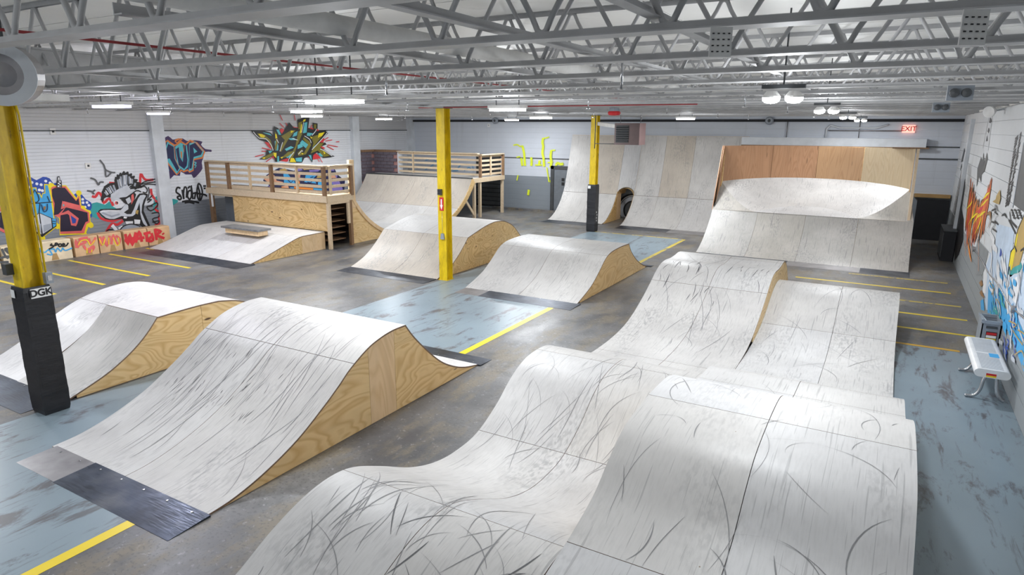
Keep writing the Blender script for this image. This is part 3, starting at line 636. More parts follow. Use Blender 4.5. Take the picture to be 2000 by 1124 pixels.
MB().prism([(y, max(z, .005)) for y, z in rib]+[(y, max(z, .004)) for y, z in reversed(inner)], 'x', mx1-.004, mx1+.03).build('edge_rib', 'plywood_strip', t)
MB().bb(mx1-.06, mx1+.02, 13.42, 13.60, 1.0, 2.32).build('end_post', 'plywood_strip', t)
t = thing('flat_bottom', 'pale flat boards between the two mini ramp quarters', 'ramp flat', (-15.3, 16.4, 0))
sheets([(YC0, .022), (16.5, .022), (YC1, .022)], (mx0, -16.6, -15.37, -14.13, mx1), (YC0, YC1), t)
t = thing('quarter_pipe', 'wide back quarter pipe of the mini ramp with steel coping', 'quarter pipe', (-15.3, 18.5, 0))
sheets(PB, (mx0, -16.6, -15.37, -14.13, mx1), (YC1, 18.6, PB[-1][0]), t, pick=lambda i, j: 'masonite_beige' if j else 'masonite')
rib = [(y, max(z, .005)) for y, z in PB]; inner = [(y+.16*(z/1.44), max(z-.14, .004)) for y, z in PB]
MB().prism(rib+inner[::-1], 'x', mx1-.004, mx1+.03).build('edge_rib', 'plywood_front', t)
panel(PB, YC1, PB[-1][0], mx0+.02, t, 'plywood_front')
MB().tube([(mx0, PB[-1][0]+.01, 1.44), (mx1+.02, PB[-1][0]+.01, 1.44)], .03, 10).build('coping', 'dark_steel', t)
def railing(tname, label, loc, p0, p1, z0, z1, nb, posts, thin, cap=True, bmat='lumber', pmat='lumber_dark', th=.02):
    """board fence from p0 to p1 (xy) with nb boards between z0 and z1"""
    t = thing(tname, label, 'railing', loc); a, b_ = Vector((*p0, 0)), Vector((*p1, 0)); d = (b_-a).normalized(); nrm = Vector((-d.y, d.x, 0))
    for k in range(nb):
        z = z0+(z1-z0)*k/(nb-1); o = nrm*.045
        MB().bar(a+o+Vector((0, 0, z)), b_+o+Vector((0, 0, z)), th, .075).build('rail_board', bmat, t)
    for f in posts: p = a+(b_-a)*f; MB().bar(p+Vector((0, 0, z0-.12)), p+Vector((0, 0, z1+.03)), .085, .085).build('post', pmat, t)
    for f in thin: p = a+(b_-a)*f-nrm*.0; MB().bar(p+Vector((0, 0, z0-.05)), p+Vector((0, 0, z1+.03)), .04, .07).build('baluster', bmat, t)
    if cap: MB().bar(a+Vector((0, 0, z1+.06)), b_+Vector((0, 0, z1+.06)), .14, .035).build('cap_rail', bmat, t)
    return t
# viewing deck
dk = thing('viewing_deck', 'raised wooden viewing deck over plywood front behind the bank', 'deck', (-15.2, 13, 0))
for k in range(8): MB().bb(-17.72, -12.82, 12.45+k*.125, 12.57+k*.125, 1.385, 1.415).build('deck_board', 'lumber', dk)
MB().bb(-17.75, -15.2, 12.42, 12.46, 1.25, 1.42).build('fascia_board', 'lumber', dk); MB().bb(-15.195, -12.80, 12.42, 12.46, 1.25, 1.42).build('fascia_board', 'lumber', dk)
MB().bb(-12.82, -12.78, 12.46, 13.42, 1.25, 1.42).build('fascia_board', 'lumber', dk)
MB().bb(-16.65, -14.76, 12.50, 12.52, .475, 1.25).build('front_panel', 'plywood_front', dk); MB().bb(-14.755, -12.9, 12.50, 12.52, .475, 1.25).build('front_panel', 'plywood_front', dk)
MB().bb(-12.88, -12.79, 12.48, 12.56, 0, 1.25).build('post', 'lumber', dk); MB().bb(-12.88, -12.79, 13.27, 13.36, 0, 1.25).build('post', 'lumber_dark', dk)
MB().bb(-12.84, -12.79, 13.18, 13.27, .62, 1.2).build('door_trim', 'lumber', dk); MB().bb(-12.84, -12.79, 12.56, 13.27, 1.19, 1.25).build('door_trim', 'lumber', dk)
MB().bb(-17.72, -17.6, 12.48, 12.58, 0, 1.25).build('post', 'lumber_dark', dk); MB().bb(-17.6, -17.56, 12.46, 12.5, .85, 1.25).build('door_trim', 'sign_white', dk); MB().bb(-17.6, -16.65, 12.48, 12.52, 1.19, 1.25).build('door_trim', 'lumber', dk)
for k in range(6): MB().bb(-13.9, -12.98, 12.6, 13.25, .18+k*.17, .20+k*.17).build('inner_shelf', 'lumber_dark', dk)
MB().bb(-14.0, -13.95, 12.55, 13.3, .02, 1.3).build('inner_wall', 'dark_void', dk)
MB().box((-17.1, 12.95, .8), (1.0, .03, .9)).build('inner_wall', 'grey_door', dk)
railing('deck_railing', 'long wooden board railing along the viewing deck front', (-15.2, 12.48, 1.42), (-17.7, 12.48), (-12.83, 12.48), 1.50, 2.14, 5, (0.005, .2, .575, .985), (.39, .78))
railing('deck_railing', 'short wooden board railing at the right end of the viewing deck', (-12.8, 13, 1.42), (-12.80, 12.55), (-12.80, 13.42), 1.50, 2.14, 5, (.95,), (.06,))
# back deck
bk = thing('back_deck', 'wooden deck behind the mini ramp coping on open posts', 'deck', (-15, 20.6, 0))
for k in range(16): MB().bb(mx0 if k < 5 else -16.78, -12.92, 19.53+k*.137, 19.66+k*.137, 1.40, 1.43).build('deck_board', 'masonite_clean', bk)
MB().bb(-12.93, -12.88, 19.5, 21.75, 1.27, 1.43).build('fascia_board', 'lumber', bk)
for y in (19.72, 20.1, 21.68): MB().bb(-13.0, -12.91, y-.045, y+.045, 0, 1.28).build('post', 'lumber', bk)
MB().bar((-12.95, 19.72, .1), (-12.95, 19.1, .75), .04, .09).build('brace', 'lumber', bk)
railing('deck_railing', 'long pale board railing behind the mini ramp coping', (-15, 20.2, 1.43), (-16.85, 20.25), (-13.0, 20.1), 1.53, 2.22, 5, (), (.2, .62), True)
railing('deck_railing', 'short railing at the right end of the back deck', (-12.95, 20.9, 1.43), (-12.93, 20.1), (-12.93, 21.7), 1.53, 2.18, 5, (0.0, 1.), (.45,), True)
# painted block wall beside the back deck
bw = thing('block_wall', 'purple grey painted block wall with pink joints beside the back deck', 'block wall', (-17.5, 20.4, 0))
MB().bb(-18.28, -16.92, 20.36, 20.5, 0, 2.24).build('mortar_core', 'paint_mortar', bw); MB().bb(-18.28, -16.88, 20.30, 20.52, 2.24, 2.32).build('wood_cap', 'lumber_dark', bw)
MB().bb(-16.92, -16.82, 20.3, 20.5, 1.43, 2.3).build('end_board', 'white_trim', bw)
MB().bb(-18.29, -18.2, 19.58, 20.36, 0, 2.24).build('mortar_core', 'paint_mortar', bw); MB().bb(-18.29, -18.1, 19.58, 20.30, 2.24, 2.32).build('wood_cap', 'lumber_dark', bw)
bm2 = MB().bb(-.03, .03, -.155, .155, -.058, .058).mesh('block', 'paint_mblock')
for r in range(9):
    for c in range(2): link('block', bm2, bw, (-18.19+17.5, 19.78+c*.325-(.06 if r % 2 else 0)-20.4, 1.16+r*.13))
bm = MB().bb(-.155, .155, -.03, .03, -.058, .058).mesh('block', 'paint_mblock')
for r in range(9):
    for c in range(5):
        xx = -18.12+c*.325+(.16 if r % 2 else 0)
        if xx+.155 < -16.9: link('block', bm, bw, (xx+17.5, 20.34-20.4, 1.16+r*.13))
# tall wall ramp with arch
PW = prof([(20.72, .012), (21.0, .08), (21.36, .26), (21.72, .56), (21.95, .86), (22.1, 1.12), (22.32, 1.75), (22.5, 2.35), (22.66, 2.95)])
t = thing('wall_ramp', 'tall curved white wall ramp with arched tunnel against the back wall', 'skate ramp', (-7.5, 21.8, 0))
pk = lambda i, j: 'masonite_beige' if j == 1 and i == 1 else 'masonite'
sheets(PW, (-10.5, -9.45, -8.41), (20.72, 21.99, 22.66), t, pick=pk)
sheets(PW, (-7.77, -6.9, -5.9, -4.3), (20.72, 21.99, 22.66), t, pick=pk)
def arch():
    m = MB(); n = 16; k = 14; vs = []; uv = []
    for i in range(n+1):
        x = -8.407+(.634)*i/n; s = (x+8.09)/.317; z0 = .93+.25*math.sqrt(max(0, 1-min(1, s*s)))
        ylo = next(PW[j][0]+(z0-PW[j][1])*(PW[j+1][0]-PW[j][0])/(PW[j+1][1]-PW[j][1]) for j in range(len(PW)-1) if PW[j][1] <= z0 <= PW[j+1][1])
        for q in range(k+1):
            y = ylo+(22.66-ylo)*q/k; z = zat(PW, min(y, 22.655)); vs.append((x, y, z)); uv.append((x, y*2))
    fs = [(i*(k+1)+q, (i+1)*(k+1)+q, (i+1)*(k+1)+q+1, i*(k+1)+q+1) for i in range(n) for q in range(k)]
    m.add(vs, fs, uv, True); m.add([(a, b+.015, c-.012) for a, b, c in vs], [f[::-1] for f in fs])
    edge = [vs[i*(k+1)] for i in range(n+1)]; m.add(edge+[(a, b+.03, c-.01) for a, b, c in edge], [(i, i+n+1, i+n+2, i+1) for i in range(n)])
    return m
arch().build('arch_sheet', 'masonite', t)
am = MB()
av = []
for i in range(17):
    x = -8.40+.62*i/16; s = (x+8.09)/.31; z0 = .90+.25*math.sqrt(max(0, 1-min(1, s*s))); av.append((x, z0))
am.add([(a, 21.98, b) for a, b in av]+[(a, 22.85, b) for a, b in av], [(i, i+1, i+18, i+17) for i in range(16)]).build('tunnel_roof', 'plywood_front', t)
panel(PW, 20.85, 22.0, -8.40, t, 'plywood_front'); MB().bb(-8.405, -8.39, 22.0, 22.4, 0.004, 1.0).build('tunnel_panel', 'plywood_strip', t)
panel(PW, 20.85, 22.6, -7.775, t, 'plywood_front'); panel(PW, 20.85, 22.6, -10.48, t, 'plywood_front'); panel(PW, 20.85, 22.6, -4.32, t, 'plywood_strip')
MB().bb(-10.5, -4.2, 22.66, 22.75, 2.90, 2.95).build('top_ledger', 'lumber', t)
plate(-10.45, -8.5, 20.12, 20.76, .002, .016, t); plate(-7.72, -6.0, 20.10, 20.76, .002, .016, t); plate(-6., -4.4, 20.12, 20.76, .002, .016, t, 'steel_grey')
# ------------------------------------------------------------------ bowl ramp with brown vertical wall
PQ = prof([(17.18, .012), (17.45, .10), (17.75, .24), (18.1, .46), (18.4, .70), (18.68, 1.0)])
bx0, bx1 = -4.28, .58
t = thing('bowl_ramp', 'bowl ramp with grey quarter, white pocket and brown vertical wall', 'skate ramp', (-1.85, 19, 0))
sheets(PQ, (bx0, -3.05, -1.85, -.62, bx1), (17.18, 18.68), t, 'masonite_grey')
def pmid(a): return 19.62-abs(a)**2.2*.95
bxs = [-3.15+2.55*i/24 for i in range(25)]
def low(i):
    a = (i-12)/12; return (-1.9+a*1.22, 18.66+.98*(1-abs(a)**2.4), 1.0+.13*(1-abs(a)**2.4))
def top(i):
    a = (i-12)/12; return (-1.92+a*2.34, 19.45+1.3*(1-a*a), 1.83-.1*abs(a)**3)
NT = 8
vs, uv = [], []
for i in range(25):
    L0, T0 = Vector(low(i)), Vector(top(i))
    for k in range(NT+1):
        s = k/NT; p = L0.lerp(T0, s); p.z = L0.z+(T0.z-L0.z)*(s**1.7); vs.append(tuple(p)); uv.append((p.x, p.z*1.5+p.y))
for a, b_ in ((0, 8), (8, 16), (16, 24)):
    m = MB(); idx = [i*(NT+1)+k for i in range(a, b_+1) for k in range(NT+1)]; mp = {v: n for n, v in enumerate(idx)}
    m.add([vs[v] for v in idx], [tuple(mp[v] for v in (i*(NT+1)+k, (i+1)*(NT+1)+k, (i+1)*(NT+1)+k+1, i*(NT+1)+k+1)) for i in range(a, b_) for k in range(NT)], [uv[v] for v in idx], True)
    m.build('pocket_sheet', 'masonite', t)
m = MB(); lens = [low(i) for i in range(25)]; fr = [(p[0], 18.66, 1.0) for p in lens]
m.add(lens+fr, [(25+i, 26+i, i+1, i) for i in range(24)], [(p[0], p[1]) for p in lens+fr], True).build('pocket_floor', 'masonite', t)
for side in (0, 24):
    xe = bx0 if side == 0 else bx1; L0 = low(side); T0 = top(side); rim = [vs[side*(NT+1)+k] for k in range(NT+1)]
    m = MB(); c = (xe, 18.68, 1.0); m.add([c]+rim, [(0, k+1, k+2) if side == 0 else (0, k+2, k+1) for k in range(NT)], [(p[0], p[1]) for p in [c]+rim])
    m.build('wing_sheet', 'masonite_grey', t)
# brown wall, four curved boards
ZT = 2.73
for a, b_ in ((0, 6), (6, 12), (12, 18), (18, 24)):
    m = MB(); P0 = [top(i) for i in range(a, b_+1)]; n = len(P0); e = .004
    f = [(p[0]+(e if i == 0 else -e if i == n-1 else 0), p[1]-.0, p[2]-.01) for i, p in enumerate(P0)]; g = [(p[0], p[1]+.03, ZT) for p in f]
    bk_ = [(p[0], p[1]+.05, p[2]) for p in f]; bg = [(p[0], p[1]+.08, ZT) for p in f]
    m.add(f+g, [(i, i+1, n+i+1, n+i) for i in range(n-1)], None, True)
    m.add(f+g+bk_+bg, [(2*n+i+1, 2*n+i, 3*n+i, 3*n+i+1) for i in range(n-1)]+[(n+i, n+i+1, 3*n+i+1, 3*n+i) for i in range(n-1)]+[(i+1, i, 2*n+i, 2*n+i+1) for i in range(n-1)]+[(0, n, 3*n, 2*n), (n-1, 3*n-1, 4*n-1, 2*n-1)])
    m.build('vertical_board', ('plywood_brown', 'plywood_brown', 'plywood_tan', 'plywood_pale')[a//6], t)
MB().prism([(18.70, .98), (19.45, 1.70), (19.50, ZT), (19.44, ZT), (18.80, 1.0)], 'x', bx0-.0, bx0+.03).build('wing_board', 'plywood_brown', t)
MB().prism([(18.70, .98), (19.40, .98), (19.52, ZT), (19.42, ZT)], 'x', bx0-.02, bx0+.0).build('wing_board', 'plywood_brown', t)
MB().prism([(18.70, .96), (19.2, .96), (19.56, ZT), (19.42, ZT)], 'x', .44, .50).build('end_board', 'lumber', t)
MB().bb(-.1, .62, 19.5, 19.95, ZT, ZT+.03).build('top_plank', 'lumber_dark', t)
for xx in (bx0+.012, bx1-.012): panel(PQ+[(19.4, 1.0), (19.5, 1.0)], 17.3, 19.45, xx, t, 'plywood_front')
MB().bb(bx0+.03, .4, 20.85, 20.95, .004, 2.7).build('back_panel', 'plywood_front', t)
MB().prism([(18.9, .004), (20.9, .004), (20.9, 2.6), (19.5, 2.6), (19.2, 1.0), (18.9, .98)], 'x', bx0+.03, bx0+.05).build('back_panel', 'plywood_front', t)
MB().prism([(18.9, .004), (20.9, .004), (20.9, 2.6), (19.5, 2.6), (19.3, 1.0), (18.9, .98)], 'x', .40, .42).build('back_panel', 'plywood_strip', t)
plate(-4.2, -2.0, 16.68, 17.22, .002, .016, t); plate(-2.0, -.4, 16.66, 17.22, .002, .016, t, 'steel_grey'); plate(-.4, .6, 16.65, 17.22, .003, .017, t)
# ------------------------------------------------------------------ rollers on the right
LX, MX, RX = -3.45, -1.52, .375
LP = prof([(1.15, .012), (1.5, .06), (1.95, .17), (2.33, .31), (2.64, .46), (2.95, .565), (3.22, .595), (3.46, .555), (3.78, .41), (4.15, .22), (4.5, .10), (4.85, .055), (5.25, .085), (5.64, .25), (5.95, .45), (6.23, .57), (6.55, .61), (6.9, .575), (7.3, .40), (7.7, .19), (8.15, .075), (8.5, .05)])
RP = prof([(1.15, .012), (1.5, .06), (1.95, .17), (2.33, .31), (2.64, .46), (2.95, .56), (3.24, .61), (3.5, .66), (3.8, .75), (4.08, .91), (4.33, 1.015), (4.65, 1.055), (5.05, 1.07), (5.45, 1.045), (5.8, .93), (6.15, .76), (6.5, .655), (6.8, .625), (7.1, .605), (7.4, .50), (7.8, .22), (8.15, .085), (8.5, .05)])
t = thing('roller_ramp', 'huge white double roller ramp filling the right foreground', 'skate ramp', (-1.5, 4.5, 0))
sheets(LP, (LX, -2.45, MX), (1.15, 3.35, 5.3, 6.6, 8.5), t, 'masonite'); sheets(RP, (MX, -.58, RX), (1.15, 3.35, 4.9, 6.6, 7.15, 8.5), t, 'masonite_clean')
panel(LP, 1.3, 8.45, LX+.012, t, 'plywood'); panel(RP, 1.3, 8.45, RX-.012, t, 'plywood'); panel(RP, 3.3, 6.7, MX+.008, t, 'plywood', low=LP)
LP2 = prof([(8.5, .05), (9.0, .055), (9.52, .10), (9.95, .20), (10.4, .37), (10.8, .56), (11.1, .72), (11.35, .81), (11.62, .84), (11.95, .825), (12.25, .83), (12.5, .85), (12.75, .82), (13.05, .67), (13.4, .36), (13.7, .15), (14.05, .012)])
RP2 = prof([(8.5, .05), (9.3, .05), (9.9, .075), (10.4, .15), (10.9, .30), (11.3, .47), (11.6, .57), (11.9, .61), (12.2, .59), (12.5, .49), (12.9, .25), (13.2, .10), (13.5, .012)])
t = thing('roller_ramp', 'second white roller ramp with high left half and low right half', 'skate ramp', (-1.5, 11, 0))
sheets(LP2, (LX, -2.45, MX), (8.5, 10.9, 12.4, 14.05), t, 'masonite'); sheets(RP2, (MX, -.5, RX-.04), (8.5, 10.6, 12.2, 13.5), t, 'masonite')
panel(LP2, 8.55, 13.95, LX+.012, t, 'plywood'); panel(LP2, 9.9, 13.5, MX-.008, t, 'plywood', low=RP2); panel(RP2, 8.55, 13.4, RX-.052, t, 'plywood')
# ------------------------------------------------------------------ bench, bin
b0 = (1.12, 9.15); bx_0, bx_1, by0, by1, bz = 1.13, 1.49, 9.12, 10.55, .44
t = thing('bench', 'white perforated metal bench with chrome legs by the mural wall', 'bench', (1.3, 9.8, 0))
sec = [(bx_0+.05, bz), (bx_1-.05, bz)]
sec = [(bx_1-.05+.05*math.sin(a), bz-.05+.05*math.cos(a)) for a in [math.pi*k/8 for k in range(9)]]+[(bx_0+.05-.05*math.sin(a), bz-.05-.05*math.cos(a)) for a in [math.pi*k/8 for k in range(9)]]
MB().prism(sec, 'y', by0+.01, by1-.01).build('seat', 'bench_paint', t)
for y in (by0, by1-.012): MB().prism([(p[0], p[1]) for p in sec], 'y', y, y+.012).build('end_cap', 'bench_paint', t)
sl = MB()
for h in range(2):
    for k in range(26): sl.bb(bx_0+.07, bx_1-.07, by0+.05+h*.70+k*.025, by0+.058+h*.70+k*.025, bz, bz+.001)
tag(sl.build('slots', 'grey_plastic', t), kind='stuff')
MB().bb(bx_0+.12, bx_0+.22, by0-.003, by0, bz-.07, bz-.045).build('sticker', 'sign_red', t); MB().bb(bx_0+.12, bx_0+.22, by0-.003, by0, bz-.09, bz-.07).build('sticker', 'sign_yellow', t)
MB().bb(bx_1-.16, bx_1-.06, by0+.55, by0+.72, bz+.001, bz+.002).build('paint_patch', 'paint_sky', t)
for y in (by0+.18, by1-.22):
    for s, xx in ((-1, bx_0+.13), (1, bx_1-.1)):
        xe = xx+s*.16 if s < 0 else min(xx+.10, XR-.06)
        MB().tube(smooth([(xx+.03*-s, y, bz-.09), (xx, y, bz-.18), (xx+s*.02, y, .12), (xx+s*.07, y, .035), (xe, y, .02)], 5), .02, 8).build('leg', 'chrome', t)
    MB().bar((bx_0+.14, y, bz-.11), (bx_1-.12, y, bz-.11), .03, .02).build('cross_bar', 'dark_steel', t)
x0, x1, y0, y1, z1 = 1.33, 1.555, 10.80, 11.22, .62
t = thing('plastic_bin', 'grey plastic tote bin with warning labels behind the white bench', 'bin', (1.45, 11, 0))
m = MB(); 
for (a, b_, c, d) in ((x0, x1, y0, y0+.015), (x0, x1, y1-.015, y1), (x0, x0+.015, y0, y1), (x1-.015, x1, y0, y1)): m.bb(a, b_, c, d, .01, z1)
m.bb(x0, x1, y0, y1, .005, .02); m.build('body', 'grey_plastic', t)
for (a, b_, c, d) in ((x0-.012, x1+.008, y0-.014, y0+.02), (x0-.012, x1+.008, y1-.02, y1+.014), (x0-.014, x0+.02, y0, y1), (x1-.02, x1+.01, y0, y1)): MB().bb(a, b_, c, d, z1-.03, z1+.012).build('rim', 'grey_plastic', t)
MB().bb(x0+.05, x1-.05, y0-.016, y0-.002, z1-.09, z1-.06).build('handle', 'dark_steel', t)
lb = MB().bb(x0+.06, x1-.04, y0-.006, y0-.001, .34, .48).build('label', 'ink_black', t)
for k, mm in ((0, 'sign_yellow'), (1, 'sign_white'), (2, 'sign_red')): MB().bb(x0+.065, x1-.045, y0-.008, y0-.006, .35+k*.042, .385+k*.042).build('label_band', mm, lb)
MB().bar((x0, y1, z1+.01), (x0+.1, y0+.1, z1-.08), .03, .006).build('plastic_wrap', 'sign_white', t)
# ------------------------------------------------------------------ barriers along the left wall
def barrier(y0, y1, label, mat):
    t = thing('traffic_barrier', label, 'barrier', (-17.6, (y0+y1)/2, 0), 'plastic barriers along the graffiti wall')
    n = 2; h = (y1-y0)/n
    sec = [(-17.43, 0), (-17.43, .10), (-17.433, .20), (-17.436, .455), (-17.46, .48), (-17.80, .48), (-17.86, .20), (-17.95, .10), (-17.95, 0)]
    for k in range(n): MB().prism(sec, 'y', y0+k*h+.015, y0+(k+1)*h-.015).build('half_shell', mat, t)
    MB().bb(-17.9, -17.55, y0+.005, y1-.005, .02, .42).build('core', 'cardboard', t)
    for k in range(n): MB().prism([(y0+k*h+.25, .01), (y0+k*h+.42, .01), (y0+k*h+.38, .17), (y0+k*h+.29, .17)], 'x', -17.445, -17.428).build('fork_pocket', 'cardboard', t)
    return t
barrier(5.55, 6.82, 'pale plastic barrier with grey scribble, left of the yellow column', 'barrier_pale')
barrier(6.86, 8.36, 'tan plastic barrier with black and blue tags beside the left column', 'barrier_pale')
barrier(8.40, 9.60, 'tan plastic barrier with orange and yellow tag, middle of the row', 'barrier_tan')
barrier(9.64, 10.95, 'tan plastic barrier with red tag at the right end of the row', 'barrier_tan')
# ------------------------------------------------------------------ graffiti: flat paint films lying on the walls
class Paint:
    """fills and strokes traced in the photograph's frame, laid on a wall plane"""
    def __init__(s, name, label, axis, pos, sgn, cat='graffiti', step=.0016):
        s.axis, s.pos, s.sgn, s.layer, s.parts, s.step = axis, pos, sgn, 0, [], step
        s.name, s.label, s.cat = name, label, cat
    def P(s, p, off): return onx(p[0], p[1], s.pos+s.sgn*off) if s.axis == 'x' else ony(p[0], p[1], s.pos+s.sgn*off)
    def _mb(s, col):
        s.layer += 1; b = MB(); s.parts.append((col, b)); return b, .002+s.layer*s.step
    def fill(s, col, *polys, sm=0):
        b, o = s._mb(col)
        for poly in polys:
            q = smooth(list(poly)+[poly[0]], sm)[:-1] if sm else poly
            o += .00005; b.add([s.P(p, o) for p in q], [list(range(len(q)))])
        return s
    def line(s, col, wd, *lines, sm=3, taper=False):
        b, o = s._mb(col)
        for ln in lines:
            o += .00005
            q = smooth(ln, sm) if sm > 1 and len(ln) > 2 else ln
            W = [Vector(s.P(p, o+.00001*i_)) for i_, p in enumerate(q)]; n = len(W); N = Vector((1, 0, 0)) if s.axis == 'x' else Vector((0, 1, 0)); L_, R2 = [], []
            for i in range(n):
                d = (W[min(i+1, n-1)]-W[max(i-1, 0)]); d = d.normalized() if d.length > 1e-6 else Vector((0, 0, 1)); sd = d.cross(N)*(wd/2*((1-.8*abs(2*i/(n-1)-1)) if taper and n > 1 else 1)); L_.append(W[i]+sd); R2.append(W[i]-sd)
            b.add(L_+R2, [(i, i+1, n+i+1, n+i) for i in range(n-1)])
        return s
    def dots(s, col, r, *pts):
        b, o = s._mb(col)
        for p in pts:
            c = Vector(s.P(p, o)); k = 10
            b.add([c+(Vector((0, math.cos(2*math.pi*j/k), math.sin(2*math.pi*j/k))) if s.axis == 'x' else Vector((math.cos(2*math.pi*j/k), 0, math.sin(2*math.pi*j/k))))*r for j in range(k)], [list(range(k))])
        return s
    def done(s, parent=None):
        allv = [v for _, b in s.parts for v in b.v]; lo = [min(v[i] for v in allv) for i in range(3)]
        t = parent or thing(s.name, s.label, s.cat, tuple(lo))
        for col, b in s.parts: tag(b.build(col+'_paint', 'paint_'+col, t), kind='stuff')
        return t
def Z_(x0, y0, k): return lambda *pts: [(x0+a*k, y0+b_*k) for a, b_ in pts]
# left lettering with dark letters and blue clouds
A = Z_(0, 330, 200/1124)
g = Paint('graffiti_piece', 'graffiti of dark purple letters with yellow outline and blue starry cloud', 'x', XL, 1)
g.fill('blue', A((240, 330), (235, 200), (270, 110), (340, 92), (400, 125), (470, 88), (545, 105), (585, 160), (640, 165), (660, 330)), A((800, 300), (830, 270), (900, 285), (940, 335), (1000, 370), (1005, 430), (985, 470), (1012, 500), (990, 545), (900, 500), (850, 380)), sm=2)
g.dots('white', .035, *A((350, 150), (405, 165), (452, 175), (502, 135), (332, 200), (432, 232), (465, 240), (550, 155), (908, 335), (955, 370), (912, 372), (975, 400), (935, 420)))
g.fill('yellow', A((250, 300), (340, 285), (352, 205), (400, 205), (408, 262), (440, 265), (455, 300), (465, 265), (490, 262), (482, 165), (535, 170), (565, 300), (600, 560), (650, 620), (465, 760), (350, 690), (250, 600)), A((550, 250), (545, 200), (575, 180), (725, 180), (840, 320), (862, 260), (880, 262), (895, 420), (930, 430), (985, 465), (995, 580), (1020, 600), (1010, 640), (975, 625), (940, 720), (655, 730), (650, 545), (590, 500)))
g.dots('yellow', .07, *A((565, 185), (865, 265), (908, 432), (970, 480), (998, 622), (925, 720), (465, 765), (632, 632)))
g.fill('sky', A((260, 320), (350, 300), (362, 215), (392, 215), (402, 275), (432, 275), (458, 330), (470, 275), (500, 270), (495, 180), (525, 180), (555, 310), (590, 560), (370, 560), (345, 440), (260, 420)))
g.fill('coral', A((565, 250), (560, 210), (585, 192), (722, 192), (835, 345), (868, 290), (885, 430), (980, 480), (985, 590), (950, 605), (925, 708), (660, 715), (660, 540), (600, 515)), A((0, 410), (32, 440), (32, 470), (0, 470)), A((0, 645), (80, 690), (90, 725), (0, 680)))
g.fill('plum', A((572, 300), (570, 225), (600, 208), (712, 208), (835, 355), (862, 320), (872, 400), (700, 355), (668, 440), (720, 420), (640, 500), (590, 510), (600, 380)), A((664, 505), (722, 422), (960, 480), (968, 575), (940, 585), (895, 680), (662, 690)), A((0, 300), (30, 400), (0, 405)), A((0, 480), (40, 470), (85, 590), (85, 680), (0, 640)))
g.fill('coral', A((685, 350), (740, 398), (885, 405), (890, 430), (740, 420), (668, 445)), A((660, 495), (750, 455), (865, 545), (850, 600), (835, 630), (780, 620), (760, 510), (740, 495), (665, 510)))
g.fill('blue', A((775, 510), (838, 555), (830, 595), (795, 602))); g.fill('aqua', A((690, 385), (712, 400), (690, 415)))
g.fill('black', A((345, 540), (430, 480), (580, 545), (620, 545), (620, 630), (465, 750), (370, 690))); g.fill('lgrey', A((372, 545), (425, 490), (455, 720), (375, 672)), A((437, 490), (560, 545), (570, 650), (470, 715)))
g.fill('grey', A((395, 640), (450, 600), (452, 700), (385, 670)), A((475, 620), (560, 600), (565, 648), (480, 700))); g.fill('sky', A((570, 550), (615, 545), (615, 620), (585, 645)))
g.line('black', .02, A((310, 385), (480, 372), (575, 365)), A((352, 340), (380, 230), (430, 330), (395, 370), (352, 340)), A((440, 380), (430, 480)), A((520, 300), (545, 360)), A((575, 575), (610, 580)), A((578, 600), (612, 605)))
g.fill('brown', A((480, 410), (505, 415), (495, 455), (478, 445))); g.line('navy', .02, A((455, 390), (475, 460), (500, 470), (520, 440), (520, 385)))
g.fill('black', A((618, 205), (625, 125), (675, 125), (682, 205)), A((628, 122), (632, 82), (655, 82), (662, 122))); g.fill('white', A((632, 200), (638, 132), (665, 132), (668, 200)), A((638, 120), (640, 92), (650, 92), (654, 120))); g.dots('black', .02, *A((645, 145), (660, 160), (643, 175), (658, 190)))
g.done()
# creature
B = Z_(170, 300, 170/1062)
g = Paint('graffiti_creature', 'grey spiky headed long-billed graffiti creature with red outline on teal cloud', 'x', XL, 1)
g.fill('teal', B((40, 620), (120, 595), (220, 625), (290, 575), (320, 650), (400, 700), (250, 720), (200, 800), (60, 770)), B((815, 560), (850, 520), (960, 560), (1000, 550), (1100, 565), (1100, 600), (960, 680), (860, 715), (810, 700)), sm=2)
g.line('red', .07, B((60, 520), (100, 530), (140, 480), (180, 520), (205, 605), (270, 550), (320, 640)), B((270, 360), (350, 365)), B((570, 320), (640, 385), (655, 250), (690, 300), (730, 325), (810, 320)), B((830, 570), (870, 620), (830, 680), (890, 720), (880, 790), (890, 840), (830, 880)), B((130, 720), (170, 790), (300, 825), (420, 790), (500, 810)), B((230, 970), (300, 860), (370, 870), (440, 820)), B((780, 430), (790, 500), (830, 560)))
g.fill('black', B((205, 520), (200, 470), (230, 410), (300, 375), (350, 380), (360, 300), (430, 250), (500, 240), (560, 300), (620, 380), (600, 440), (400, 480), (300, 540)), B((135, 715), (165, 680), (300, 675), (420, 670), (480, 600), (520, 640), (600, 540), (640, 490), (740, 495), (720, 560), (690, 700), (770, 880), (700, 920), (640, 870), (480, 860), (430, 800), (330, 812), (220, 800)), sm=2)
g.fill('lgrey', B((290, 500), (420, 410), (540, 380), (580, 450), (430, 540), (400, 560), (300, 590)), B((150, 712), (200, 690), (300, 690), (410, 690), (450, 640), (490, 610), (505, 680), (450, 720), (540, 740), (600, 600), (650, 510), (720, 515), (690, 570), (665, 720), (740, 880), (690, 860), (650, 740), (640, 600), (590, 740), (520, 770), (420, 765), (330, 800), (230, 785)), sm=2)
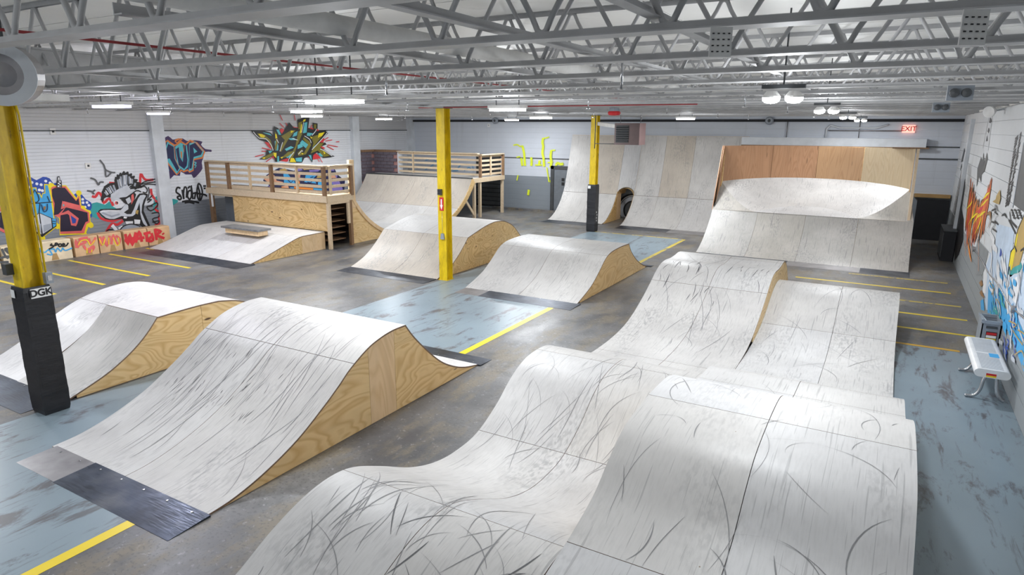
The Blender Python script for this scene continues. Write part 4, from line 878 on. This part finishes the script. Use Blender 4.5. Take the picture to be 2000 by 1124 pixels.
import_spk = [(200, 520, 190, 570), (205, 480, 205, 590), (215, 440, 200, 480), (240, 405, 222, 410), (275, 385, 262, 372), (310, 378, 305, 360), (345, 380, 352, 340), (360, 330, 352, 285), (385, 300, 372, 255), (415, 270, 405, 235), (450, 255, 446, 215), (485, 255, 492, 222), (520, 275, 535, 245), (550, 300, 568, 275), (580, 335, 600, 320), (610, 370, 632, 360), (625, 400, 652, 402)]
g.line('black', .13, *[B((400+(x_-400)*.55, 470+(y_-470)*.55), (x_, y_), (2*x_-400-(x_-xx_)*1.-(x_-400)*.9, yy_)) for x_, y_, xx_, yy_ in import_spk], sm=1, taper=True)
g.line('grey', .05, B((215, 470), (250, 510)), B((240, 420), (290, 490)), B((280, 395), (330, 480)), B((320, 385), (350, 460)), B((375, 320), (400, 430)), B((410, 280), (425, 420)), B((445, 265), (450, 400)), B((480, 260), (480, 390)), B((515, 280), (520, 370)), B((550, 310), (550, 370)), B((590, 360), (580, 400)), B((180, 720), (300, 770), (400, 740)), sm=1)
g.line('white', .022, B((225, 450), (260, 500)), B((262, 410), (300, 480)), B((395, 310), (415, 400)), B((460, 265), (465, 380)), B((530, 300), (535, 365)), B((165, 715), (260, 700), (390, 700)), sm=1)
g.fill('white', B((320, 590), (350, 570), (395, 585), (390, 630), (350, 640)), B((450, 770), (490, 775), (480, 795), (445, 790)), B((465, 830), (560, 825), (560, 860), (480, 865)), B((575, 805), (650, 810), (645, 860), (580, 860)), B((290, 890), (320, 860), (375, 930), (345, 945)), B((380, 905), (430, 880), (435, 900), (390, 930)))
g.dots('coral', .05, *B((360, 605),)); g.dots('black', .025, *B((368, 602), (500, 560), (525, 580))); g.fill('gold', B((590, 730), (598, 690), (630, 695), (620, 745)))
g.fill('black', B((400, 540), (480, 530), (570, 470), (600, 500), (570, 600), (520, 640), (450, 600))); g.fill('lgrey', B((470, 560), (520, 530), (540, 590), (500, 620))); g.fill('coral', B((540, 510), (565, 490), (575, 560), (540, 625)))
g.fill('grey', B((390, 950), (450, 880), (550, 865), (650, 890), (680, 915), (480, 940)), sm=2); g.line('black', .03, B((390, 950), (450, 885), (550, 862), (650, 890)), B((220, 975), (260, 930), (320, 930)), B((640, 400), (690, 350), (840, 310)), B((650, 380), (730, 360), (845, 345)), B((660, 400), (740, 375), (840, 380)), B((650, 420), (700, 400), (735, 440), (720, 480), (680, 470)), B((750, 410), (760, 480), (740, 560), (800, 510)), B((730, 570), (790, 560), (740, 600)), B((770, 640), (850, 600), (860, 640), (780, 700), (730, 650), (800, 640)), B((790, 730), (870, 720), (880, 770), (800, 800), (850, 860), (880, 820), (800, 840)), B((400, 550), (500, 530), (600, 455), (660, 470)))
g.line('dgrey', .04, B((155, 78), (205, 140), (230, 200), (300, 230), (345, 233)), B((225, 190), (235, 285), (300, 230)), B((40, 300), (100, 320), (140, 385), (160, 350), (205, 350)), B((0, 455), (60, 465), (88, 500), (70, 470), (100, 445)))
g.line('black', .02, B((915, 600), (945, 585), (925, 620), (955, 630), (930, 660), (950, 665)))
g.done()
# 1UP piece
C_ = Z_(310, 250, 110/773)
g = Paint('graffiti_piece', 'dark blue 1UP graffiti with turquoise edges and purple smoke', 'x', XL, 1)
g.fill('purple', C_((70, 150), (130, 110), (190, 160), (240, 150), (330, 145), (390, 180), (500, 170), (600, 190), (580, 230), (640, 290), (720, 300), (720, 330), (640, 330), (610, 420), (590, 480), (600, 560), (540, 640), (480, 690), (450, 640), (370, 640), (300, 600), (290, 660), (210, 650), (150, 710), (120, 640), (100, 500), (80, 330)), sm=2)
g.line('orange', .05, C_((85, 200), (120, 175), (215, 240), (270, 225), (310, 190), (370, 230), (430, 175), (520, 205), (630, 330), (600, 410), (480, 435), (470, 585), (420, 605), (400, 580), (340, 600), (310, 580), (250, 640), (110, 460)), C_((225, 175), (270, 155), (320, 150), (250, 215), (225, 175)), sm=1)
g.fill('aqua', C_((85, 300), (120, 185), (215, 245), (232, 420), (300, 560), (245, 630), (105, 440)), C_((225, 260), (300, 205), (385, 240), (410, 430), (400, 540), (345, 590), (260, 520)), C_((420, 210), (500, 185), (620, 320), (595, 395), (480, 425), (468, 570), (415, 595)))
g.fill('navy', C_((92, 330), (130, 220), (205, 260), (215, 420), (280, 555), (255, 600), (150, 420), (100, 430)), C_((235, 290), (275, 265), (290, 400), (330, 470), (345, 330), (330, 230), (370, 240), (395, 440), (385, 520), (350, 565), (275, 510)), C_((425, 240), (500, 205), (600, 325), (580, 370), (480, 400), (450, 560), (420, 560)))
g.fill('aqua', C_((475, 270), (530, 325), (485, 350))); g.fill('orange', C_((300, 320), (320, 330), (322, 430), (305, 400))); g.line('aqua', .03, C_((485, 470), (515, 480), (490, 510), (515, 515), (495, 550)), C_((120, 500), (130, 560), (140, 590)))
g.line('orange', .018, C_((140, 200), (212, 250), (228, 420), (290, 560)), C_((440, 205), (500, 200), (605, 325)), C_((350, 235), (345, 330)), sm=1); g.done()
g = Paint('graffiti_tag', 'black snato tag on the white siding left of the viewing deck', 'x', XL, 1)
g.line('black', .055, C_((300, 830), (255, 820), (240, 880), (290, 920), (310, 970), (280, 985), (255, 950), (290, 935)), C_((320, 850), (345, 980), (340, 900), (355, 815), (385, 840), (380, 960)), C_((450, 860), (410, 870), (395, 940), (425, 980), (450, 930), (445, 790), (470, 980)), C_((400, 830), (430, 800)), C_((490, 980), (505, 900), (500, 890)), C_((470, 900), (540, 885)), C_((540, 780), (525, 860), (540, 970), (575, 990), (600, 900), (580, 800), (550, 765), (540, 800), (565, 900), (560, 990)), C_((530, 900), (640, 920), (655, 945)), C_((320, 1015), (420, 1000), (555, 1028)), C_((355, 1030), (420, 1020), (490, 1040)), C_((610, 800), (650, 798)), C_((615, 832), (650, 828)))
g.done()
# wildstyle piece
D = Z_(480, 215, 200/1362)
g = Paint('graffiti_piece', 'teal and yellow wildstyle graffiti with red splatter above the viewing deck', 'x', XL+.036, 1)
g.fill('red', D((250, 430), (330, 400), (480, 240), (560, 300), (580, 200), (660, 230), (900, 240), (965, 260), (1050, 390), (1010, 480), (1060, 510), (920, 560), (1000, 640), (900, 660), (760, 600), (700, 640), (540, 690), (380, 660), (340, 600), (390, 520), (320, 510)), sm=1)
g.line('red', .03, D((455, 65), (490, 140)), D((645, 65), (660, 140)), D((450, 175), (510, 235)), D((530, 170), (560, 220)), D((1040, 400), (1100, 365)), D((1060, 415), (1150, 398)), D((1090, 465), (1225, 490)), D((1200, 425), (1245, 422)), D((1080, 480), (1170, 530)), D((215, 505), (330, 530)), D((210, 548), (270, 552)), D((125, 620), (240, 595)), D((920, 590), (980, 690)), D((960, 600), (1020, 700)), D((880, 200), (860, 250)), D((270, 690), (360, 625)), sm=1)
g.fill('black', D((60, 265), (130, 275), (240, 275), (330, 300), (365, 340), (375, 215), (430, 240), (480, 320), (580, 165), (640, 235), (700, 240), (690, 130), (750, 110), (810, 80), (850, 90), (830, 240), (900, 260), (890, 170), (955, 180), (955, 250), (940, 280), (1080, 265), (1095, 310), (1030, 380), (980, 430), (1060, 435), (1075, 460), (990, 490), (1060, 540), (1140, 600), (1185, 615), (1130, 630), (1030, 640), (950, 560), (900, 600), (885, 700), (840, 620), (780, 640), (750, 700), (590, 700), (560, 640), (470, 670), (430, 690), (395, 690), (370, 610), (270, 660), (180, 655), (270, 600), (275, 530), (360, 540), (320, 440), (180, 395), (100, 310)))
g.fill('aqua', D((225, 295), (320, 315), (350, 345), (250, 310)), D((405, 260), (440, 262), (470, 330), (440, 330)), D((385, 420), (410, 400), (435, 480), (430, 540), (395, 540)), D((640, 310), (690, 280), (680, 340), (620, 360)), D((780, 170), (820, 160), (810, 300), (760, 310)), D((750, 400), (830, 460), (800, 510), (720, 440)), D((690, 470), (740, 440), (760, 490), (690, 520)), D((300, 545), (355, 545), (320, 580)), D((660, 640), (750, 630), (745, 690), (670, 685)), D((880, 510), (950, 450), (980, 440), (940, 510)), D((520, 620), (600, 580), (640, 590), (560, 640)), D((960, 580), (1000, 570), (1030, 620), (990, 615)), D((420, 620), (440, 610), (445, 690), (420, 690)), D((820, 300), (900, 310), (850, 350), (810, 340)), D((520, 520), (600, 480), (640, 500), (540, 545)), D((835, 600), (870, 600), (880, 680)), D((560, 380), (640, 370), (680, 400), (600, 400)))
g.fill('olive', D((150, 310), (250, 330), (330, 400), (370, 540), (340, 500), (290, 400), (200, 380)), D((385, 290), (400, 300), (430, 400), (410, 540), (385, 520), (400, 400)), D((470, 350), (600, 270), (660, 270), (560, 400), (470, 560), (450, 540), (520, 400)), D((700, 280), (740, 270), (750, 320), (690, 460), (640, 600), (600, 690), (580, 640), (660, 480)), D((770, 360), (850, 420), (870, 470), (800, 590), (760, 600), (830, 460), (760, 390)), D((870, 360), (960, 330), (1040, 290), (1020, 340), (880, 520), (900, 440)), D((960, 440), (1040, 440), (990, 500), (1120, 610), (1040, 625), (960, 540), (860, 580), (880, 540)), D((690, 570), (760, 510), (740, 560), (770, 600), (700, 610)), D((470, 640), (560, 560), (660, 540), (560, 620)), D((700, 170), (750, 150), (745, 250), (700, 260)), D((905, 190), (940, 190), (935, 250), (910, 250)), D((200, 645), (290, 600), (380, 560), (410, 640), (380, 600), (270, 650)))
g.fill('yellow', D((165, 315), (215, 320), (260, 345), (240, 370), (200, 360)), D((970, 310), (1050, 295), (1015, 345), (960, 370)), D((600, 640), (640, 640), (670, 695), (585, 695)), D((370, 570), (410, 570), (405, 640), (375, 610)), D((770, 130), (800, 120), (790, 150), (755, 160)), D((390, 320), (410, 320), (420, 370), (395, 380)), D((600, 275), (640, 280), (600, 310)), D((215, 640), (260, 625), (250, 655)), D((1030, 545), (1060, 575), (1045, 590)), D((735, 190), (750, 190), (740, 300), (720, 310)), D((460, 630), (500, 620), (480, 650)), D((740, 570), (770, 575), (755, 595)), D((855, 350), (885, 365), (870, 385)))
g.line('white', .025, D((100, 290), (180, 375), (270, 385), (340, 470), (365, 540)), D((770, 165), (745, 300)), D((780, 345), (850, 390), (870, 440)), D((1070, 280), (1085, 300), (1020, 380), (880, 530)), D((640, 560), (580, 640), (565, 690)), D((990, 520), (1050, 545), (1150, 615)), D((490, 430), (455, 550)), D((700, 590), (740, 545), (760, 550)), D((940, 250), (930, 280), (880, 340)), D((410, 390), (440, 440)), D((620, 380), (690, 400)), sm=2)
g.done()
g = Paint('graffiti_piece', 'blue, orange and purple graffiti seen through the viewing deck railing', 'x', XL, 1)
g.fill('navy', D((230, 940), (270, 870), (330, 830), (440, 770), (560, 790), (640, 810), (720, 760), (900, 760), (1010, 800), (1110, 750), (1170, 760), (1220, 860), (1320, 940), (1310, 1090), (1090, 1100), (440, 1080), (270, 1040), (310, 1000)))
g.fill('peach', D((240, 920), (330, 840), (380, 870), (410, 940), (500, 960), (440, 1000), (320, 980)), D((650, 840), (730, 830), (720, 920), (660, 930)), D((1110, 870), (1200, 860), (1210, 905), (1110, 910)), D((470, 1020), (560, 1000), (580, 1060), (500, 1060)))
g.fill('sky', D((500, 850), (560, 850), (600, 900), (650, 930), (670, 980), (510, 970)), D((800, 850), (960, 850), (900, 910), (940, 980), (780, 960)), D((900, 1040), (1040, 1050), (1040, 1090), (900, 1080)), D((960, 960), (1020, 950), (1030, 1010), (960, 1000)), D((580, 1030), (640, 1030), (640, 1070)), D((1120, 950), (1170, 950), (1160, 1000)))
g.fill('tangerine', D((640, 1020), (900, 1040), (890, 1075), (650, 1065)), D((470, 1020), (540, 1040), (540, 1062), (490, 1050)), D((680, 950), (720, 950), (715, 1000), (690, 1000)))
g.fill('violet', D((1105, 760), (1160, 760), (1180, 810), (1110, 810)), D((1110, 950), (1240, 940), (1290, 1050), (1280, 1085), (1120, 1085), (1180, 1000)), D((660, 800), (720, 765), (760, 800), (690, 815)), D((840, 800), (1000, 790), (960, 820), (850, 825)), D((300, 1010), (380, 1020), (400, 1050), (310, 1040)), D((1180, 860), (1220, 870), (1210, 910)))
g.fill('gold', D((450, 790), (520, 775), (560, 805), (450, 815)), D((760, 765), (900, 765), (860, 790), (770, 800)), D((960, 870), (1020, 870), (1030, 905), (940, 905))); g.line('navy', .03, D((560, 930), (600, 970), (640, 930), (660, 970)), D((820, 960), (860, 970), (890, 940)), D((860, 900), (900, 890)), sm=1); g.done()
# yellow spray letters on the back wall
F = Z_(980, 250, 140/926)
g = Paint('graffiti_tag', 'dripping neon yellow spray letters on the back wall beside the grey door', 'y', YB-.034, -1)
g.line('lime', .10, F((265, 230), (280, 290), (290, 350), (300, 490)), F((535, 130), (525, 190), (535, 240), (525, 320), (540, 400), (545, 500)), F((640, 290), (630, 370), (640, 440), (628, 510)), F((380, 380), (385, 440), (380, 490)), F((490, 420), (480, 480)), F((250, 390), (265, 490)), F((340, 870), (350, 800)), F((620, 690), (720, 690), (720, 670)), F((700, 480), (720, 455), (760, 470), (795, 462)), taper=False)
g.line('lime', .05, F((150, 225), (200, 215), (235, 238), (270, 232)), F((535, 135), (570, 130), (610, 118)), F((635, 292), (690, 288)), F((430, 480), (520, 480)), F((590, 450), (660, 440)), F((690, 510), (700, 470)), F((190, 380), (240, 370)), F((580, 510), (610, 700)), F((195, 680), (210, 610)))
g.done()
G2 = Z_(680, 200, 440/1902)
g = Paint('graffiti_tag', 'thin blue line scribble on the back wall behind the back deck railing', 'y', YB-.034, -1)
g.line('sky', .03, G2((650, 490), (700, 480), (740, 500), (700, 540), (650, 570)), G2((870, 570), (920, 560), (950, 530), (990, 525)), G2((980, 580), (1020, 550), (1060, 580), (1050, 540)), G2((880, 580), (930, 575))); g.done()
# wheel painted on the wall behind the tunnel
c = ony(1236, 398, YB-.01); t = thing('wheel_mural', 'black and white wheel painted on the wall inside the tunnel arch', 'mural', (c[0], YB-.01, .3))
for r0, r1, mm, o in ((0, .62, 'paint_black', .002), (.36, .50, 'paint_lgrey', .004), (.0, .30, 'paint_dgrey', .004), (.52, .55, 'paint_white', .0045)):
    k = 36; b = MB()
    if r0: b.add([(c[0]+r*math.cos(2*math.pi*j/k), YB-o, c[2]-.25+r*math.sin(2*math.pi*j/k)) for r in (r0, r1) for j in range(k)], [(j, (j+1) % k, k+(j+1) % k, k+j) for j in range(k)])
    else: b.add([(c[0]+r1*math.cos(2*math.pi*j/k), YB-o, c[2]-.25+r1*math.sin(2*math.pi*j/k)) for j in range(k)], [list(range(k))])
    b.build('ring', mm, t)
# barrier tags
Bt = Z_(0, 420, 340/2000)
bxp = -17.50
def btag(label, ops):
    g = Paint('barrier_tag', label, 'x', -17.429, 1)
    for col, wd, ls in ops: g.line(col, wd, *ls, sm=3)
    g.done()
btag('black and blue spray tags on the barrier beside the left column', [('sky', .03, [Bt((440, 400), (480, 380), (460, 420), (430, 470)), Bt((460, 420), (520, 430), (560, 400), (600, 460), (540, 450)), Bt((580, 400), (620, 390), (640, 430), (660, 380), (700, 420), (720, 380), (750, 410), (830, 380))]), ('black', .035, [Bt((600, 330), (580, 350), (620, 355), (600, 375), (560, 395)), Bt((630, 360), (640, 325), (665, 335), (640, 350)), Bt((690, 330), (670, 350), (690, 365), (710, 345), (690, 330)), Bt((715, 350), (745, 340), (725, 330), (715, 360), (760, 355), (785, 320))])])
btag('orange and yellow spray tag across the middle barrier', [('coral', .06, [Bt((880, 380), (870, 290), (900, 370), (920, 280)), Bt((1010, 260), (910, 280), (990, 310), (920, 340), (900, 330)), Bt((1020, 270), (1050, 340), (1100, 260)), Bt((1150, 250), (1160, 350), (1190, 250), (1230, 360), (1260, 240)), Bt((1280, 340), (1300, 230), (1350, 340), (1380, 280), (1330, 240)), Bt((960, 350), (1000, 400), (1080, 360), (1060, 410), (1020, 430))]), ('yellow', .022, [Bt((900, 350), (930, 300), (1000, 290), (1040, 350), (1090, 290)), Bt((1140, 270), (1180, 350), (1210, 270)), Bt((1250, 260), (1250, 340)), Bt((1300, 260), (1340, 350), (1370, 330), (1360, 260)), Bt((1000, 380), (1000, 440)), Bt((1060, 400), (1050, 430))])])
btag('bright red spray tag across the right end barrier', [('red', .075, [Bt((1440, 220), (1470, 340), (1490, 220), (1520, 350), (1560, 200)), Bt((1560, 320), (1600, 190), (1630, 310)), Bt((1560, 280), (1660, 260)), Bt((1680, 200), (1690, 310)), Bt((1650, 220), (1730, 200)), Bt((1740, 250), (1700, 300), (1760, 290), (1740, 210)), Bt((1780, 160), (1800, 290)), Bt((1780, 170), (1850, 190), (1800, 230), (1890, 270)), Bt((1870, 210), (1880, 225)), Bt((1430, 300), (1560, 260))])])
btag('grey scribbled tag on the barrier left of the yellow column', [('dgrey', .05, [Bt((0, 500), (60, 480), (130, 470), (60, 400), (90, 390), (130, 440)), Bt((20, 390), (60, 470), (100, 500)), Bt((0, 545), (100, 540))])])
# right wall murals
RW = XR-.0205
Fz = Z_(1860, 200, 140/715); Hz = Z_(1860, 400, 140/715)
g = Paint('mural', 'pale and bright blue sea mural with gold swirls on the right wall', 'x', RW, -1)
g.fill('pale', Hz((440, 190), (620, 240), (600, 470), (560, 700), (700, 700), (715, 560), (760, 600), (900, 1300), (700, 1500), (520, 1100), (340, 1050), (310, 880), (340, 600), (380, 480), (430, 420)))
g.fill('white', Hz((560, 700), (600, 740), (690, 700), (640, 1000), (560, 900)), Hz((310, 680), (330, 620), (350, 700), (330, 890), (300, 880)))
g.fill('sky', Hz((360, 760), (400, 720), (400, 1000), (440, 900), (470, 800), (500, 900), (560, 960), (540, 1100), (590, 1050), (640, 1100), (700, 1250), (900, 1500), (900, 1900), (760, 1800), (600, 1350), (480, 1120), (350, 1080)), Hz((280, 960), (310, 940), (320, 1060), (285, 1050)), Hz((700, 640), (715, 560), (760, 700), (720, 700)))
g.fill('blue', Hz((420, 880), (440, 950), (430, 1020)), Hz((560, 1050), (590, 1100), (640, 1250), (600, 1200)), Hz((480, 430), (500, 500), (470, 520)), Hz((700, 1300), (760, 1450), (730, 1500)))
g.line('lgrey', .035, Hz((400, 760), (420, 900), (460, 1040)), Hz((520, 920), (560, 1060), (620, 1180)), Hz((480, 560), (500, 700), (450, 800)), Hz((640, 1150), (700, 1350), (780, 1500)), Hz((580, 600), (560, 800)))
rs = random.Random(11)
def streaks(n, u0, u1, v0, v1, l0, l1):
    out = []
    for _ in range(n):
        u, v, L = rs.uniform(u0, u1), rs.uniform(v0, v1), rs.uniform(l0, l1); k = rs.uniform(-4, 4)
        out.append([(u, v), (u+k, v+L*.35), (u-k*.6+2, v+L*.7), (u+3, v+L)])
    return out
g.line('white', .10, *streaks(16, 1932, 1966, 440, 560, 20, 60), sm=3, taper=True); g.line('sky', .08, *streaks(22, 1930, 1985, 520, 640, 15, 50), sm=3, taper=True)
g.line('blue', .05, *streaks(12, 1940, 1995, 560, 700, 12, 40), sm=3, taper=True); g.line('lgrey', .06, *streaks(22, 1935, 1995, 520, 700, 12, 45), sm=3, taper=True); g.line('teal', .05, *streaks(8, 1925, 1960, 560, 610, 10, 30), sm=3, taper=True)
g.line('gold', .018, Hz((370, 770), (410, 850), (390, 900), (430, 800)), Hz((420, 1000), (440, 940), (470, 1000)), Hz((520, 960), (540, 1040)), Hz((560, 1160), (640, 1200), (600, 1250), (700, 1400)), Hz((650, 1250), (720, 1300), (690, 1400)), Hz((740, 1500), (700, 1600), (760, 1700)), Hz((620, 1500), (690, 1460), (720, 1550)))
g.done()
g = Paint('mural', 'orange flame mural with black drips on the right wall', 'x', RW, -1)
g.fill('greymid', Hz((250, 340), (360, 470), (330, 600), (300, 700), (230, 700), (230, 480)))
rf = random.Random(3)
for col, n, wd in (('black', 26, .26), ('flame', 30, .20), ('brown', 12, .14), ('tangerine', 16, .13), ('red', 8, .11), ('yellow', 8, .06)):
    ls = []
    for k in range(n):
        q = (k+rf.uniform(-.3, .3)+.5)/n; up = 352+46*math.sin(math.pi*min(1, max(0, q)))**1.5+rf.uniform(-8, 14); lo_ = 470+rf.uniform(-40, 22)-22*q
        xt, xb = 1895+43*q+rf.uniform(-2, 2), 1884+39*q+rf.uniform(-2, 2)
        if col == 'yellow': up += 25; lo_ = up+rf.uniform(12, 35)
        ls.append([(xt, up), (xt*.6+xb*.4+rf.uniform(-1, 1), up*.6+lo_*.4), (xb, lo_)])
    g.line(col, wd, *ls, sm=3, taper=True)
g.line('tangerine', .09, [(1884, 470), (1886, 500)], [(1890, 472), (1893, 492), (1897, 512)], [(1896, 466), (1898, 498)], [(1911, 470), (1911, 530)], sm=2, taper=True)
g.line('brown', .10, [(1926, 420), (1933, 416), (1934, 430), (1929, 446)], [(1924, 440), (1922, 478)], sm=3, taper=True); g.done()
g = Paint('mural', 'black feathered drawing and tall narrow spire on the right wall', 'x', RW, -1)
g.line('black', .03, Fz((305, 460), (320, 380), (370, 130), (395, 65), (408, 90), (385, 250), (358, 480)), sm=2)
g.fill('black', Fz((365, 200), (378, 150), (392, 180), (380, 210)), Fz((350, 290), (362, 250), (370, 280), (360, 310)), Fz((335, 390), (345, 330), (352, 385)))
g.fill('dgrey', Fz((250, 660), (285, 550), (300, 580), (310, 500), (320, 600), (345, 500), (352, 560), (320, 690), (290, 720), (285, 800), (265, 740), (240, 850)))
g.fill('dgrey', Fz((85, 600), (118, 455), (125, 480), (100, 590)), Fz((75, 690), (90, 610), (95, 640)))
g.fill('black', Hz((60, 0), (85, 0), (110, 150), (105, 350), (60, 500), (20, 560), (30, 300)), Fz((60, 900), (130, 700), (120, 860), (80, 1124), (20, 1124)))
g.line('black', .028, Fz((425, 1020), (430, 1100)), Fz((440, 1030), (450, 1090)), Hz((390, 60), (430, 40), (410, 100), (390, 170), (430, 180), (400, 240), (440, 270)), Hz((430, 0), (420, 70), (450, 100), (420, 160), (455, 200)), Hz((490, 110), (520, 90), (540, 130)), sm=1)
g.fill('gold', Fz((400, 990), (430, 970), (440, 930), (475, 870), (480, 960), (465, 1020), (425, 1005))); g.fill('brown', Hz((265, 780), (290, 750), (305, 800), (285, 820)), Hz((270, 880), (290, 850), (310, 900), (325, 930), (290, 915)))
g.done()
g = Paint('mural', 'dark grey panel with black feather strokes at the right edge of the mural wall', 'x', RW, -1)
g.fill('dgrey', Fz((720, 380), (800, 300), (800, 1000), (760, 1124), (690, 1080), (612, 1020), (650, 760)))
for k in range(34):
    a = 640-(k % 17)*4+random.uniform(-12, 30); b_ = 320+(k*23.)
    g.line('black', .022, Fz((a+60-(b_-320)*.12, b_), (a+30-(b_-320)*.12, b_+18), (a-(b_-320)*.1+10, b_+45)), sm=1) if k < 0 else None
g.line('black', .03, *[Fz((690-i*4.5+random.uniform(-8, 8), 300+i*26), (670-i*4.5, 330+i*26)) for i in range(28)], *[Fz((650-i*4.+random.uniform(-8, 8), 330+i*27), (625-i*4., 365+i*27)) for i in range(26)], sm=1)
g.line('grey', .06, Fz((710, 400), (660, 700), (600, 1050)), sm=1)
g.line('black', .03, *[Hz((580+i*9+random.uniform(-5, 5), 50+(i % 4)*25), (600+i*9, 62+(i % 4)*25)) for i in range(12)], Hz((570, 70), (580, 160), (640, 230)), Hz((560, 150), (600, 230), (630, 290)), sm=1); g.done()
g = Paint('mural', 'gold ship hull painted with teal underside on the right wall', 'x', RW, -1)
g.fill('teal', Hz((560, 620), (580, 460), (620, 440), (700, 620), (660, 680), (610, 690), (575, 735), (555, 690)))
g.fill('gold', Hz((575, 660), (600, 480), (640, 280), (720, 100), (900, 60), (900, 420), (715, 430), (670, 600), (620, 620)))
g.fill('yellow', Hz((565, 610), (585, 480), (610, 440), (640, 290), (655, 290), (625, 480), (590, 660)))
g.line('black', .03, Hz((560, 610), (585, 465), (615, 430), (650, 250), (720, 90)), Hz((620, 410), (640, 470)), Hz((680, 460), (720, 430)), sm=1); g.done()
# ------------------------------------------------------------------ wheel scuffs lying on the riding surfaces
plain('scuff', (.24, .24, .245), .6); plain('scuff_dark', (.10, .10, .105), .6)
def scuffs(P, xr, yr, n, parent, seed, mat='scuff', wd=(.003, .009), ln=(.3, 1.1), bend=.5, slant=.25):
    rr = random.Random(seed); b = MB()
    for _ in range(n):
        x, y = rr.uniform(*xr), rr.uniform(*yr); L = rr.uniform(*ln); a = rr.gauss(0, slant); k = rr.gauss(0, bend); w_ = rr.uniform(*wd); m = 14; pts = []
        for i in range(m+1):
            t_ = i/m; xx, yy = x+math.sin(a+k*t_)*L*t_, y+math.cos(a+k*t_)*L*t_
            if not (xr[0] < xx < xr[1] and P[0][0]+.05 < yy < P[-1][0]-.05): break
            pts.append((xx, yy, zat(P, yy)))
        if len(pts) < 3: continue
        q = len(pts); V = []
        for i, p in enumerate(pts):
            f_ = w_*(1-abs(2*i/(q-1)-1)**2*.8); V += [(p[0]-f_/2, p[1], p[2]+.0022), (p[0]+f_/2, p[1], p[2]+.0022)]
        b.add(V, [(2*i, 2*i+1, 2*i+3, 2*i+2) for i in range(q-1)])
    tag(b.build('wheel_scuffs', mat, parent), kind='stuff')
rol = [o for o in COL.objects if o.name.startswith('roller_ramp')]; ra, rb = sorted(rol, key=lambda o: o.location.y)
scuffs(LP, (LX+.15, MX-.05), (2.2, 3.3), 46, ra, 1, 'scuff', (.004, .012), (.3, .9), .35, .35)
scuffs(LP, (LX+.3, MX-.1), (2.3, 3.0), 10, ra, 2, 'scuff_dark', (.006, .014), (.15, .5), .3, .5)
scuffs(LP, (LX+.1, MX-.05), (4.8, 6.4), 40, ra, 3, 'scuff', (.003, .008), (.3, .8))
scuffs(RP, (MX+.1, RX-.1), (3.0, 6.4), 40, ra, 4, 'scuff', (.003, .010), (.2, .9), .6, .4)
scuffs(LP2, (LX+.1, MX-.1), (10.3, 11.6), 30, rb, 5, 'scuff_dark', (.006, .016), (.12, .5), .2, .12)
scuffs(LP2, (LX+.1, MX-.1), (9.0, 11.6), 26, rb, 6, 'scuff', (.004, .010), (.3, 1.2), .4, .3)
scuffs(RP2, (MX+.1, RX-.15), (8.7, 11.5), 22, rb, 7, 'scuff', (.004, .012), (.3, 1.3), .7, .5)
hp = [o for o in COL.objects if o.name.startswith('hip_ramp') and o.location.y < 8][0]
PH = prof([(2.92, .012), (3.2, .035), (3.55, .12), (3.94, .27), (4.29, .47), (4.52, .62), (4.7, .75), (4.97, .89), (5.19, .955), (5.4, .985), (5.62, .985)])
scuffs(PH, (-7.05, -4.75), (3.1, 4.8), 70, hp, 8, 'scuff', (.003, .009), (.2, .9), .15, .12)
scuffs(PH, (-6.9, -5.3), (3.9, 4.6), 60, hp, 9, 'scuff_dark', (.004, .010), (.04, .15), .1, .15)
